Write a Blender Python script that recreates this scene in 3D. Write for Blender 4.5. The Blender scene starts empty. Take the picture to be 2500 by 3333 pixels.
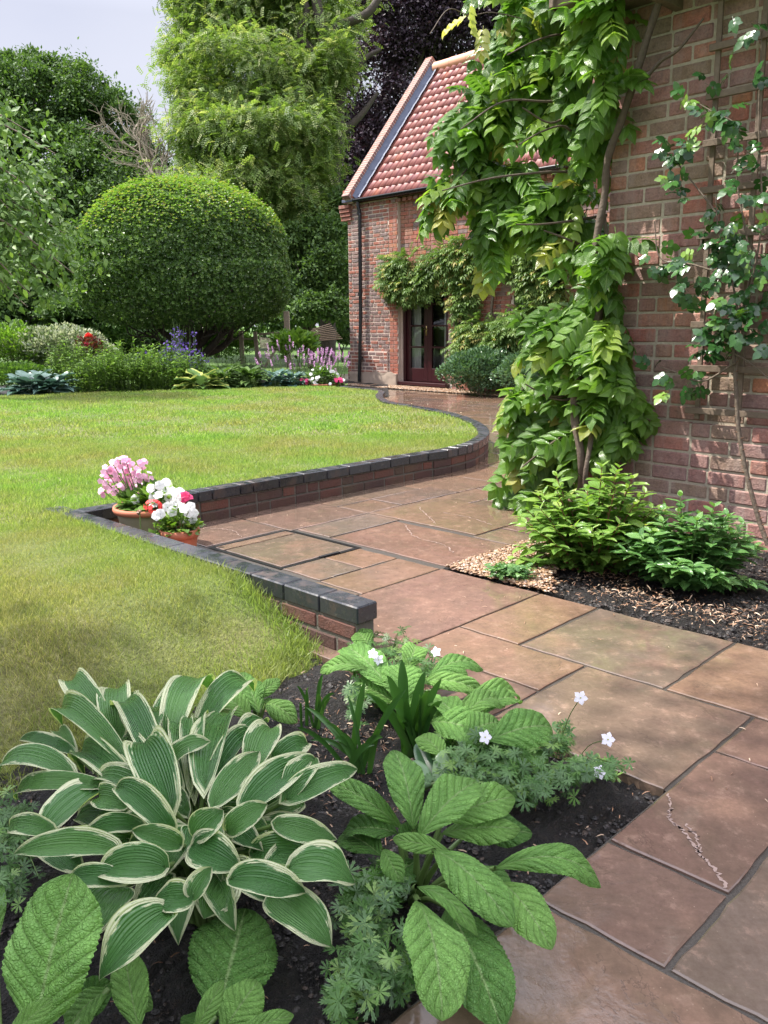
import bpy, math, random
import numpy as np
rng = np.random.default_rng(7); random.seed(7)
S = bpy.context.scene
COL = S.collection
# ---------------------------------------------------------------- camera
PITCH, ROLL, FPX, CAMH = 0.21886, -0.00994, 2765.8, 1.22
_cp, _sp = math.cos(PITCH), math.sin(PITCH)
FW = np.array([0, _cp, -_sp]); _up = np.array([0, _sp, _cp]); _rt = np.array([1.0, 0, 0])
_c, _s = math.cos(ROLL), math.sin(ROLL)
RT = _c * _rt + _s * _up; UP = -_s * _rt + _c * _up
CAMP = np.array([0, 0, CAMH])
import mathutils
cam = bpy.data.cameras.new('camera'); cam_o = bpy.data.objects.new('camera', cam); COL.objects.link(cam_o)
M = mathutils.Matrix([[RT[0], UP[0], -FW[0], 0], [RT[1], UP[1], -FW[1], 0], [RT[2], UP[2], -FW[2], CAMH], [0, 0, 0, 1]])
cam_o.matrix_world = M
cam.sensor_fit = 'HORIZONTAL'; cam.sensor_width = 36; cam.lens = 36 * FPX / 2500
cam.clip_start = 0.05; cam.clip_end = 2000
S.camera = cam_o
S.render.resolution_x = 768; S.render.resolution_y = 1024
# ---------------------------------------------------------------- light
SUN_EL = math.radians(56)
SH = np.array([-0.97, 0.22]); SH /= np.linalg.norm(SH)
SDIR = np.array([SH[0] * math.cos(SUN_EL), SH[1] * math.cos(SUN_EL), math.sin(SUN_EL)])
sun = bpy.data.lights.new('sun', 'SUN'); sun.energy = 4.6; sun.angle = math.radians(0.6); sun.color = (1, 0.95, 0.87)
sun_o = bpy.data.objects.new('sun', sun); COL.objects.link(sun_o)
sun_o.rotation_euler = mathutils.Vector(SDIR).to_track_quat('Z', 'Y').to_euler()
W = bpy.data.worlds.new('World'); S.world = W; W.use_nodes = True
nt = W.node_tree; nt.nodes.clear()
sky = nt.nodes.new('ShaderNodeTexSky'); sky.sky_type = 'NISHITA'; sky.sun_disc = False
sky.sun_elevation = SUN_EL; sky.sun_rotation = math.atan2(SH[0], SH[1]); sky.dust_density = 3; sky.air_density = 1.0
tc = nt.nodes.new('ShaderNodeTexCoord'); no = nt.nodes.new('ShaderNodeTexNoise'); no.inputs['Scale'].default_value = 2.2; no.inputs['Detail'].default_value = 5
mp = nt.nodes.new('ShaderNodeMapping'); mp.inputs['Scale'].default_value = (1, 1, 2.5)
rp = nt.nodes.new('ShaderNodeValToRGB'); rp.color_ramp.elements[0].position = 0.3; rp.color_ramp.elements[1].position = 0.7
rp.color_ramp.elements[0].color = (5.2, 5.3, 6.3, 1); rp.color_ramp.elements[1].color = (6.3, 6.3, 7.0, 1)
mx = nt.nodes.new('ShaderNodeMix'); mx.data_type = 'RGBA'; mx.inputs[0].default_value = 0.88
bg = nt.nodes.new('ShaderNodeBackground'); bg.inputs[1].default_value = 0.125
ow = nt.nodes.new('ShaderNodeOutputWorld')
nt.links.new(tc.outputs['Generated'], mp.inputs[0]); nt.links.new(mp.outputs[0], no.inputs[0]); nt.links.new(no.outputs['Fac'], rp.inputs[0])
sx = nt.nodes.new('ShaderNodeSeparateXYZ'); nt.links.new(tc.outputs['Generated'], sx.inputs[0])      # an overcast veil is brighter overhead than near the horizon
mr = nt.nodes.new('ShaderNodeMapRange'); mr.inputs['From Min'].default_value = .3; mr.inputs['From Max'].default_value = .9; mr.inputs['To Min'].default_value = .49; mr.inputs['To Max'].default_value = 2.3
nt.links.new(sx.outputs['Z'], mr.inputs[0]); vm = nt.nodes.new('ShaderNodeVectorMath'); vm.operation = 'SCALE'; nt.links.new(rp.outputs[0], vm.inputs[0]); nt.links.new(mr.outputs[0], vm.inputs['Scale'])
nt.links.new(sky.outputs[0], mx.inputs[6]); nt.links.new(vm.outputs[0], mx.inputs[7]); nt.links.new(mx.outputs[2], bg.inputs[0]); nt.links.new(bg.outputs[0], ow.inputs[0])
S.view_settings.view_transform = 'Standard'; S.view_settings.look = 'None'; S.view_settings.exposure = 1.12; S.view_settings.gamma = 1

# ---------------------------------------------------------------- helpers: coordinates
def ray(px, py): return (px - 1250) / FPX * RT - (py - 1666.5) / FPX * UP + FW
def at(px, py, d): return CAMP + ray(px, py) * d                       # a point d metres ahead of the lens plane
def onz(px, py, z=0.0):
    r = ray(px, py); return CAMP + r * ((z - CAMH) / r[2])
PA, PWA, PM = 0.797, 0.7468, 0.2995
PX = np.array([-math.sin(PA), math.cos(PA), 0]); PY = np.array([math.cos(PA), math.sin(PA), 0])
def G(u, v, z=0.0): return PM * (u * PX + (v + 0.6) * PY) + np.array([0, 0, z])   # paving grid -> world
WX = np.array([math.sin(PWA), -math.cos(PWA), 0]); WN = np.array([-math.cos(PWA), -math.sin(PWA), 0]); UZ = np.array([0, 0, 1.0])
NW0 = np.array([2.078, 4.443, 0]) ; BN0 = np.array([-0.615, 17.916, 0])
def nw(s, n, z): return NW0 + WX * s + WN * n + UZ * z                  # house wall frame
def bn(s, n, z): return BN0 + WX * s + WN * n + UZ * z                  # barn frame
def norm(a):
    a = np.asarray(a, float); return a / (np.linalg.norm(a, axis=-1, keepdims=True) + 1e-12)
# ---------------------------------------------------------------- helpers: meshes
class MB:
    def __init__(s): s.V = []; s.F = []; s.U = []; s.R = []; s.M = []; s.n = 0
    def add(s, V, F, uv=None, r=0.5, m=0):
        V = np.asarray(V, float).reshape(-1, 3); k = len(V)
        F = [tuple(f) + (-1,) * (4 - len(f)) for f in F] if not isinstance(F, np.ndarray) else F
        F = np.asarray(F, int).reshape(-1, 4)
        s.V.append(V); s.F.append(np.where(F >= 0, F + s.n, -1)); s.n += k
        s.U.append(np.zeros((k, 2)) if uv is None else np.asarray(uv, float).reshape(-1, 2))
        s.R.append(np.full(k, r) if np.isscalar(r) else np.asarray(r, float))
        s.M.append(np.full(len(F), m))
    def build(s, name, mats, parent=None, smooth=True):
        if not s.V: return None
        V = np.concatenate(s.V); F = np.concatenate(s.F); U = np.concatenate(s.U); R = np.concatenate(s.R); MI = np.concatenate(s.M)
        if parent is not None:
            b = np.zeros(3); q = parent
            while q is not None: b = b + np.array(q.location); q = q.parent
            V = V - b
        me = bpy.data.meshes.new(name); cnt = np.where(F[:, 3] < 0, 3, 4)
        me.vertices.add(len(V)); me.vertices.foreach_set('co', V.astype(np.float32).ravel())
        li = F.ravel(); li = li[li >= 0]
        me.loops.add(len(li)); me.loops.foreach_set('vertex_index', li.astype(np.int32))
        me.polygons.add(len(F)); st = np.concatenate([[0], np.cumsum(cnt)[:-1]])
        me.polygons.foreach_set('loop_start', st.astype(np.int32))
        me.polygons.foreach_set('material_index', MI.astype(np.int32))
        me.polygons.foreach_set('use_smooth', np.full(len(F), smooth))
        uvl = me.uv_layers.new(name='UVMap'); uvl.data.foreach_set('uv', U[li].astype(np.float32).ravel())
        a = me.attributes.new('rnd', 'FLOAT', 'POINT'); a.data.foreach_set('value', R.astype(np.float32))
        me.update(calc_edges=True); me.validate()
        for m in (mats if isinstance(mats, (list, tuple)) else [mats]): me.materials.append(m)
        o = bpy.data.objects.new(name, me); COL.objects.link(o)
        if parent is not None: o.parent = parent
        return o
def tag(o, label=None, cat=None, group=None, kind=None):
    for k, v in (('label', label), ('category', cat), ('group', group), ('kind', kind)):
        if v: o[k] = v
    return o
def thing(name, loc, label, cat, group=None):
    o = bpy.data.objects.new(name, None); o.empty_display_size = 0.1; COL.objects.link(o); o.location = tuple(float(x) for x in loc)
    return tag(o, label, cat, group)
def box_geo(c, ax, ay, az, l, w, h, b=0.0):
    """box centred at c with half extents, bevel b"""
    V = []; idx = {}
    hs = (l / 2, w / 2, h / 2)
    for sx in (-1, 1):
        for sy in (-1, 1):
            for sz in (-1, 1):
                for k in range(3):
                    p = [sx * hs[0], sy * hs[1], sz * hs[2]]; sg = (sx, sy, sz)
                    for j in range(3):
                        if j != k: p[j] -= sg[j] * b
                    idx[(sx, sy, sz, k)] = len(V); V.append(c + ax * p[0] + ay * p[1] + az * p[2])
    F = []
    def q(*a): F.append(tuple(idx[x] for x in a))
    for s in (-1, 1):
        for k in range(3):
            i, j = [(1, 2), (2, 0), (0, 1)][k]
            def cc(a, bb):
                p = [0, 0, 0]; p[k] = s; p[i] = a; p[j] = bb; return (*p, k)
            f = [cc(-1, -1), cc(1, -1), cc(1, 1), cc(-1, 1)]
            if s < 0: f.reverse()
            q(*f)
    if b > 0:
        for k in range(3):       # edges along axis k
            i, j = [(1, 2), (2, 0), (0, 1)][k]
            for a in (-1, 1):
                for bb in (-1, 1):
                    def pp(t, w_):
                        p = [0, 0, 0]; p[k] = t; p[i] = a; p[j] = bb; return (*p, w_)
                    f = [pp(-1, i), pp(1, i), pp(1, j), pp(-1, j)]
                    if a * bb < 0: f.reverse()
                    f.reverse(); q(*f)
        for sx in (-1, 1):
            for sy in (-1, 1):
                for sz in (-1, 1):
                    f = [(sx, sy, sz, 0), (sx, sy, sz, 1), (sx, sy, sz, 2)]
                    if sx * sy * sz < 0: f.reverse()
                    q(*f)
    return np.array(V), F
def box(mb, c, ax, ay, az, l, w, h, b=0.0, r=0.5, m=0):
    V, F = box_geo(np.asarray(c, float), ax, ay, az, l, w, h, b); mb.add(V, F, None, r, m)
def tube(mb, pts, rad, n=7, r=0.5, m=0, cap=False):
    pts = np.asarray(pts, float); k = len(pts)
    rad = np.full(k, rad) if np.isscalar(rad) else np.asarray(rad, float)
    tg = norm(np.gradient(pts, axis=0)); ref = np.array([0.31, 0.17, 0.93]) if abs(tg[0] @ np.array([0.31, 0.17, 0.93])) < 0.95 else np.array([1.0, 0, 0])
    V = []; x = norm(np.cross(tg[0], ref))
    ang = np.arange(n) * 2 * np.pi / n
    for i in range(k):
        x = norm(x - tg[i] * (x @ tg[i])); y = np.cross(tg[i], x)
        V.append(pts[i] + rad[i] * (np.cos(ang)[:, None] * x + np.sin(ang)[:, None] * y))
    V = np.concatenate(V); F = []
    for i in range(k - 1):
        for j in range(n):
            a = i * n + j; b = i * n + (j + 1) % n; F.append((a, b, b + n, a + n))
    uv = np.stack([np.tile(np.arange(n) / n, k), np.repeat(np.arange(k) / max(1, k - 1), n)], 1)
    mb.add(V, F, uv, r, m)
    if cap:
        mb.add(np.concatenate([[pts[-1]], V[-n:]]), [(0, 1 + j, 1 + (j + 1) % n) for j in range(n)], None, r, m)
def lathe(mb, c, prof, n=28, r=0.5, m=0, sx=1.0, sy=1.0):
    prof = np.asarray(prof, float); ang = np.arange(n) * 2 * np.pi / n; k = len(prof)
    V = np.stack([np.outer(prof[:, 0], np.cos(ang)) * sx, np.outer(prof[:, 0], np.sin(ang)) * sy, np.repeat(prof[:, 1:2], n, 1)], 2).reshape(-1, 3) + np.asarray(c)
    F = [(i * n + j, i * n + (j + 1) % n, (i + 1) * n + (j + 1) % n, (i + 1) * n + j) for i in range(k - 1) for j in range(n)]
    mb.add(V, F, None, r, m)
def spline(P, n):
    P = np.asarray(P, float); Q = np.concatenate([[2 * P[0] - P[1]], P, [2 * P[-1] - P[-2]]]); out = []
    for i in range(1, len(Q) - 2):
        t = np.linspace(0, 1, n, endpoint=False)[:, None]
        a, b, c, d = Q[i - 1], Q[i], Q[i + 1], Q[i + 2]
        out.append(0.5 * (2 * b + (c - a) * t + (2 * a - 5 * b + 4 * c - d) * t * t + (-a + 3 * b - 3 * c + d) * t ** 3))
    out.append(P[-1:]); return np.concatenate(out)
# ---- leaf templates: (V, F, UV), length along +Y from 0 to 1, normal +Z
def T_diamond(w=0.28, f=0.06):
    return np.array([[0, 0, 0], [w, .45, f], [0, 1, -.05], [-w, .45, f]]), np.array([[0, 1, 2, -1], [0, 2, 3, -1]]), np.array([[.5, 0], [1, .45], [.5, 1], [0, .45]])
def T_leaf(w=0.3, f=0.35, droop=0.15, nv=4, peak=0.42, nu=1, wav=0.0):
    """pointed leaf grid: nv segments along, 2*nu across"""
    V = []; U = []; rows = []
    for i in range(nv + 1):
        t = i / nv
        h = w * (t ** (0.75) * (1 - t) ** (0.75 * (1 - peak) / peak)); h /= (peak ** .75 * (1 - peak) ** (.75 * (1 - peak) / peak))
        row = []
        if i == 0 or i == nv:
            row = [len(V)] * (2 * nu + 1); V.append([0, t, -droop * t * t]); U.append([.5, t])
        else:
            for j in range(-nu, nu + 1):
                x = j / nu; row.append(len(V)); V.append([x * h, t, -droop * t * t + f * abs(x) * h + wav * math.sin(9 * t) * x * x * w]); U.append([.5 + x / 2, t])
        rows.append(row)
    F = []
    for i in range(nv):
        for j in range(2 * nu):
            a, b, c, d = rows[i][j], rows[i][j + 1], rows[i + 1][j + 1], rows[i + 1][j]
            if a == b and c == d: continue
            if a == b: F.append([a, c, d, -1])
            elif c == d: F.append([a, b, c, -1])
            else: F.append([a, b, c, d])
    return np.array(V), np.array(F), np.array(U)
def T_join(parts):
    V = []; F = []; U = []; n = 0
    for (v, f, u) in parts:
        V.append(v); F.append(np.where(f >= 0, f + n, -1)); U.append(u); n += len(v)
    return np.concatenate(V), np.concatenate(F), np.concatenate(U)
def frame(d, up):
    y = norm(d); z = np.asarray(up, float); z = norm(z - y * np.sum(y * z, -1, keepdims=True)); x = np.cross(y, z); return x, y, z
def T_place(T, pos, d, up, sc):
    x, y, z = frame(np.asarray(d, float), np.asarray(up, float)); V = T[0]
    return (np.asarray(pos) + sc * (V[:, 0:1] * x + V[:, 1:2] * y + V[:, 2:3] * z), T[1], T[2])
def scatter(mb, T, pos, d, up, sc, r=None, m=0):
    pos = np.asarray(pos, float); N = len(pos)
    if N == 0: return
    x, y, z = frame(np.broadcast_to(d, (N, 3)), np.broadcast_to(up, (N, 3)))
    sc = np.broadcast_to(np.asarray(sc, float), (N,))
    V, F, U = T; k = len(V)
    P = pos[:, None, :] + sc[:, None, None] * (V[None, :, 0:1] * x[:, None] + V[None, :, 1:2] * y[:, None] + V[None, :, 2:3] * z[:, None])
    FF = F[None] + (np.arange(N) * k)[:, None, None]; FF = np.where(F[None] >= 0, FF, -1)
    if r is None: r = rng.random(N)
    mb.add(P.reshape(-1, 3), FF.reshape(-1, 4), np.tile(U, (N, 1)), np.repeat(r, k), m)
def rdir(n):
    return norm(rng.normal(size=(n, 3)))
# ---------------------------------------------------------------- helpers: materials
class NT:
    def __init__(s, name):
        s.m = bpy.data.materials.new(name); s.m.use_nodes = True; s.t = s.m.node_tree; s.t.nodes.clear()
        s.out = s.t.nodes.new('ShaderNodeOutputMaterial')
    def n(s, ty, ins={}, **kw):
        nd = s.t.nodes.new(ty)
        for k, v in kw.items(): setattr(nd, k, v)
        for k, v in ins.items():
            if hasattr(v, 'is_linked'): s.t.links.new(v, nd.inputs[k])
            elif v is not None: nd.inputs[k].default_value = v
        return nd
    def pos(s): return s.n('ShaderNodeNewGeometry').outputs['Position']
    def uv(s): return s.n('ShaderNodeUVMap', uv_map='UVMap').outputs[0]
    def rnd(s): return s.n('ShaderNodeAttribute', attribute_name='rnd').outputs['Fac']
    def map(s, v, sc=(1, 1, 1), rot=(0, 0, 0)): return s.n('ShaderNodeMapping', {0: v, 'Scale': sc, 'Rotation': rot}).outputs[0]
    def noise(s, v, sc, det=4, rough=0.55, dist=0): return s.n('ShaderNodeTexNoise', {'Vector': v, 'Scale': sc, 'Detail': det, 'Roughness': rough, 'Distortion': dist}).outputs['Fac']
    def vor(s, v, sc, feat='F1', out='Distance'): return s.n('ShaderNodeTexVoronoi', {'Vector': v, 'Scale': sc}, feature=feat).outputs[out]
    def ramp(s, f, stops, interp='LINEAR'):
        nd = s.n('ShaderNodeValToRGB', {0: f}); cr = nd.color_ramp; cr.interpolation = interp
        while len(cr.elements) < len(stops): cr.elements.new(0.5)
        for e, (p, c) in zip(cr.elements, stops):
            e.position = p; e.color = (c, c, c, 1) if np.isscalar(c) else (*c, 1)
        return nd.outputs[0]
    def mix(s, f, a, b, mode='MIX'):
        nd = s.n('ShaderNodeMix', {}, data_type='RGBA', blend_type=mode)
        for i, v in ((0, f), (6, a), (7, b)):
            if hasattr(v, 'is_linked'): s.t.links.new(v, nd.inputs[i])
            elif i == 0: nd.inputs[0].default_value = v
            else: nd.inputs[i].default_value = (*v, 1) if len(v) == 3 else v
        return nd.outputs[2]
    def math(s, op, a, b=0.0, cl=False): return s.n('ShaderNodeMath', {0: a, 1: b}, operation=op, use_clamp=cl).outputs[0]
    def sep(s, v): return s.n('ShaderNodeSeparateXYZ', {0: v}).outputs
    def bump(s, h, st=0.5, dist=0.01, nrm=None): return s.n('ShaderNodeBump', {'Height': h, 'Strength': st, 'Distance': dist, 'Normal': nrm}).outputs[0]
    def done(s, col, rough=0.6, bump=None, spec=0.5, metal=0.0, trans=0.0, tcol=None, coat=0.0, emis=None):
        p = s.n('ShaderNodeBsdfPrincipled', {'Roughness': rough, 'Normal': bump, 'Specular IOR Level': spec, 'Metallic': metal, 'Coat Weight': coat, 'Coat Roughness': 0.08})
        if hasattr(col, 'is_linked'): s.t.links.new(col, p.inputs['Base Color'])
        else: p.inputs['Base Color'].default_value = (*col, 1)
        sh = p.outputs[0]
        if trans > 0:
            tl = s.n('ShaderNodeBsdfTranslucent', {'Normal': bump}); c = tcol if tcol is not None else col
            if hasattr(c, 'is_linked'): s.t.links.new(c, tl.inputs[0])
            else: tl.inputs[0].default_value = (*c, 1)
            sh = s.n('ShaderNodeMixShader', {0: trans, 1: sh, 2: tl.outputs[0]}).outputs[0]
        s.t.links.new(sh, s.out.inputs[0]); return s.m
def leafmat(name, stops, rough=0.38, trans=0.3, spec=0.5, warm=(1.25, 1.35, 0.6), nsc=0, coat=0.0, vein=None):
    t = NT(name); c = t.ramp(t.rnd(), stops); b = None
    if vein:
        u = t.sep(t.uv()); ax = t.math('ABSOLUTE', t.math('SUBTRACT', u[0], 0.5))
        ph = t.math('MULTIPLY', t.math('SUBTRACT', u[1], t.math('MULTIPLY', ax, 0.55)), vein[0])
        w = t.math('SINE', ph); mid = t.math('LESS_THAN', ax, 0.03)
        c = t.mix(t.math('MULTIPLY', mid, 0.45), c, (0.30, 0.42, 0.14)); b = t.bump(w, vein[1], 0.003)
    tc_ = t.mix(1.0, c, warm, 'MULTIPLY')
    return t.done(c, rough, b, spec, trans=trans, tcol=tc_, coat=coat)
# ================================================================ SETTING
def m_soil():
    t = NT('dark_soil'); p = t.pos(); n1 = t.noise(p, 60, 6, .7); n2 = t.noise(p, 9, 4)
    c = t.ramp(n1, [(.35, (.006, .005, .005)), (.55, (.02, .016, .014)), (.72, (.055, .036, .026)), (.85, (.14, .09, .06))])
    return t.done(c, t.ramp(n2, [(.3, .35), (.7, .75)]), t.bump(t.math('ADD', n1, t.noise(p, 220, 3)), 1.0, .03), .5)
def m_slab():
    t = NT('wet_sandstone'); p = t.pos(); r = t.rnd()
    base = t.ramp(r, [(0, (.150, .096, .076)), (.2, (.180, .106, .082)), (.4, (.128, .104, .084)), (.55, (.205, .124, .078)), (.75, (.150, .120, .098)), (1, (.235, .140, .086))])
    wv = t.n('ShaderNodeCombineXYZ', {0: t.math('MULTIPLY', r, 60.0), 1: 0.0, 2: 0.0}).outputs[0]
    pr = t.n('ShaderNodeVectorRotate', {'Vector': p, 'Angle': t.math('MULTIPLY', r, 37.0)}, rotation_type='Z_AXIS').outputs[0]
    pv = t.n('ShaderNodeVectorMath', {0: pr, 1: wv}, operation='ADD').outputs[0]
    st = t.noise(t.map(pv, (1.0, 2.6, 1)), 2.0, 7, .62, .5)
    base = t.mix(t.ramp(st, [(.42, 0.0), (.60, .4)]), base, (.110, .084, .060))
    bl = t.noise(pv, 3.2, 5, .6); base = t.mix(t.ramp(bl, [(.48, 0.0), (.66, .6)]), base, (.25, .150, .108))
    fine = t.noise(p, 70, 5, .65); base = t.mix(t.ramp(fine, [(.3, .4), (.7, 0.0)]), base, (.09, .06, .042))
    gr = t.noise(p, 5.5, 3); base = t.mix(t.ramp(gr, [(.6, 0.0), (.74, .30)]), base, (.11, .10, .055)); md = t.noise(pv, 17, 8, .72); base = t.mix(t.ramp(md, [(.38, .32), (.50, 0.0)]), base, (.075, .052, .040)); base = t.mix(t.ramp(md, [(.54, 0.0), (.72, .55)]), base, (.33, .22, .165))
    cell = t.ramp(t.vor(p, 60.0), [(0, 1.0), (.12, 0.0)]); sp = t.math('MULTIPLY', cell, t.ramp(t.noise(p, 4, 2), [(.5, 0.0), (.6, .5)]))
    base = t.mix(sp, base, (.5, .38, .28))
    pud = t.ramp(t.noise(p, 2.3, 5, .6), [(.46, 0.0), (.52, 1.0)])
    rip0 = t.noise(t.map(pv, (1, 1.7, 1)), 2.6, 7, .6, .5); fr = t.math('FRACT', t.math('MULTIPLY', rip0, 9.0)); rip = t.math('ADD', t.math('MULTIPLY', rip0, 2.2), t.math('MULTIPLY', t.ramp(fr, [(0, 0.0), (.06, 1.0), (1.0, 1.0)]), .06)); base = t.mix(t.math('MULTIPLY', t.ramp(fr, [(0, .55), (.05, .35), (.09, 0.0)]), t.ramp(t.noise(pv, 1.7, 3), [(.45, 0.0), (.6, 1.0)])), base, (.06, .042, .034))
    rg = t.ramp(t.noise(p, 6.0, 6, .65), [(.40, .03), (.60, .17)])
    rough = t.mix(pud, rg, (.035, .035, .035))
    h = t.math('ADD', t.math('ADD', t.math('MULTIPLY', rip, .6), t.math('MULTIPLY', md, .16)), t.math('MULTIPLY', fine, .12))
    bs = t.n('ShaderNodeBump', {'Height': h, 'Strength': t.math('SUBTRACT', .36, t.math('MULTIPLY', pud, .28)), 'Distance': .009}).outputs[0]
    return t.done(base, rough, bs, .5)
def m_plain(name, c, rough=.7, bump=None, n=(30, .3), c2=None, spec=.5, metal=0, dist=.004):
    t = NT(name); p = t.pos(); nn = t.noise(p, n[0], 5)
    col = t.mix(nn, c, c2 if c2 else tuple(x * .6 for x in c))
    return t.done(col, rough, t.bump(nn, n[1], dist), spec, metal)
def m_brick(name, stops, mortar, msc=40, moss=0.0, rough=.75, streak=0.0):
    t = NT(name); p = t.pos(); c = t.ramp(t.rnd(), stops)
    n1 = t.noise(p, 11, 5, .6); n2 = t.noise(p, 90, 5, .7)
    c = t.mix(t.ramp(n1, [(.46, 0.0), (.70, .38)]), c, mortar)
    c = t.mix(t.ramp(n2, [(.3, .45), (.65, 0.0)]), c, (.05, .03, .025))
    if moss: c = t.mix(t.ramp(t.noise(p, 2.6, 4, .6), [(.45, 0.0), (.7, moss)]), c, (.12, .115, .05))
    if streak:
        c = t.mix(t.ramp(t.noise(t.map(p, (9, 9, 1.0)), 1.6, 5, .65), [(.5, 0.0), (.72, streak)]), c, (.36, .29, .26))
    n3 = t.noise(p, 26, 6, .7); c = t.mix(t.ramp(n3, [(.36, .35), (.5, 0.0)]), c, (.09, .05, .045))
    return t.done(c, rough, t.bump(t.math('ADD', t.math('ADD', n2, n1), n3), .7, .010), .4)
def m_mortar(name, c):
    t = NT(name); p = t.pos(); n = t.noise(p, 55, 6, .7)
    cc = t.mix(t.ramp(t.noise(p, 2.5, 4), [(.4, 0.0), (.7, .6)]), c, tuple(x * .6 for x in c))
    return t.done(t.mix(t.ramp(n, [(.3, .5), (.6, 0.0)]), cc, tuple(x * .45 for x in c)), .9, t.bump(n, .8, .008), .2)
MAT = {}
MAT['soil'] = m_soil(); MAT['slab'] = m_slab()
MAT['joint'] = m_plain('joint_grit', (.075, .062, .048), .5, n=(160, .9), c2=(.022, .019, .015))
MAT['bbrick'] = m_brick('house_brick', [(0, (.48, .17, .12)), (.2, (.42, .19, .155)), (.4, (.33, .19, .17)), (.55, (.31, .215, .15)), (.75, (.44, .24, .20)), (.9, (.54, .22, .12)), (1, (.28, .19, .18))], (.46, .34, .31), moss=.3, streak=.38)
MAT['bmortar'] = m_mortar('house_mortar', (.47, .41, .32))
MAT['kbrick'] = m_brick('red_wall_brick', [(0, (.17, .06, .042)), (.35, (.08, .045, .038)), (.7, (.12, .055, .04)), (1, (.21, .07, .045))], (.07, .05, .045), moss=.4)
MAT['kmortar'] = m_mortar('grey_mortar', (.16, .145, .12))
t = NT('blue_brick'); p = t.pos(); nn = t.noise(p, 30, 5)
bc_ = t.mix(t.rnd(), (.016, .018, .024), (.034, .037, .044)); bc_ = t.mix(t.ramp(t.noise(p, 7, 6, .7), [(.55, 0.0), (.68, .7)]), bc_, (.085, .055, .042)); bc_ = t.mix(t.ramp(t.noise(p, 38, 6, .7), [(.58, 0.0), (.72, .6)]), bc_, (.13, .125, .11))
MAT['blue'] = t.done(bc_, t.ramp(t.noise(p, 14, 4), [(.35, .15), (.65, .45)]), t.bump(nn, .4, .004), .6)
MAT['rbrick'] = m_brick('barn_brick', [(0, (.42, .12, .07)), (.3, (.33, .11, .075)), (.5, (.24, .12, .10)), (.7, (.20, .15, .15)), (.85, (.46, .17, .085)), (1, (.14, .10, .10))], (.48, .30, .24), rough=.7, streak=.45)
MAT['rmortar'] = m_mortar('lime_mortar', (.66, .54, .46))
MAT['timber'] = m_plain('weathered_timber', (.21, .155, .11), .75, n=(45, .8), c2=(.09, .065, .045))
MAT['greytimber'] = m_plain('grey_timber', (.40, .34, .26), .8, n=(30, .8), c2=(.15, .12, .09))
MAT['bark'] = m_plain('bark', (.19, .145, .105), .8, n=(35, 1.0), c2=(.07, .05, .036), dist=.01)
MAT['barkdark'] = m_plain('dark_bark', (.08, .062, .045), .85, n=(12, 1.0), c2=(.02, .016, .012), dist=.02)
MAT['stem'] = m_plain('green_stem', (.12, .20, .05), .5, n=(20, .2))
MAT['stemred'] = m_plain('reddish_stem', (.22, .10, .05), .5, n=(20, .2))

# ---- ground under everything
mb = MB(); mb.add([[-400, -60, -.12], [400, -60, -.12], [400, 500, -.12], [-400, 500, -.12]], [(0, 1, 2, 3)])
mg = NT('far_grass'); pp_ = mg.pos()
MAT['fargrass'] = mg.done(mg.ramp(mg.noise(pp_, .5, 4), [(.35, (.05, .11, .015)), (.65, (.09, .17, .025))]), .8, mg.bump(mg.noise(pp_, 30, 3), .6, .05))
tag(mb.build('ground', MAT['fargrass']), kind='structure')
# soil beds (uneven sheets)
def sheet(name, mat, P, nx, ny, zf, kind='structure', jit=0.0):
    """P: 4 corners; bilinear grid"""
    P = np.asarray(P, float)[:, :2]; a = np.linspace(0, 1, nx)[:, None, None]; b = np.linspace(0, 1, ny)[None, :, None]
    Q = (1 - a) * (1 - b) * P[0] + a * (1 - b) * P[1] + a * b * P[2] + (1 - a) * b * P[3]
    Q = Q.reshape(-1, 2); z = zf(Q[:, 0], Q[:, 1]) + rng.normal(size=len(Q)) * jit
    F = [(i * ny + j, (i + 1) * ny + j, (i + 1) * ny + j + 1, i * ny + j + 1) for i in range(nx - 1) for j in range(ny - 1)]
    m = MB(); m.add(np.column_stack([Q, z]), F); return tag(m.build(name, mat), kind=kind)
def wob(x, y, s, seed=0): return np.sin(x * s + seed) * np.cos(y * s * 1.3 + seed * 2) + .6 * np.sin(x * s * 2.7 + y * s * 2.1 + seed) + .4 * np.cos(y * s * 4.3 - x * s * 3.7)
sheet('flower_bed_soil', MAT['soil'], [G(3.0, -8), G(3.0, 6.0), G(8.6, 6.02), G(9.5, -8)], 130, 150, lambda x, y: -.024 + .007 * wob(x, y, 14) + .004 * wob(x, y, 41, 2), jit=.004)
sheet('wall_bed_soil', MAT['soil'], [G(-3, 10.03), G(9.0, 10.03), G(8.98, 18), G(-3, 18)], 220, 140, lambda x, y: -.02 + .012 * wob(x, y, 9, 2), jit=.006)
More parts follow.
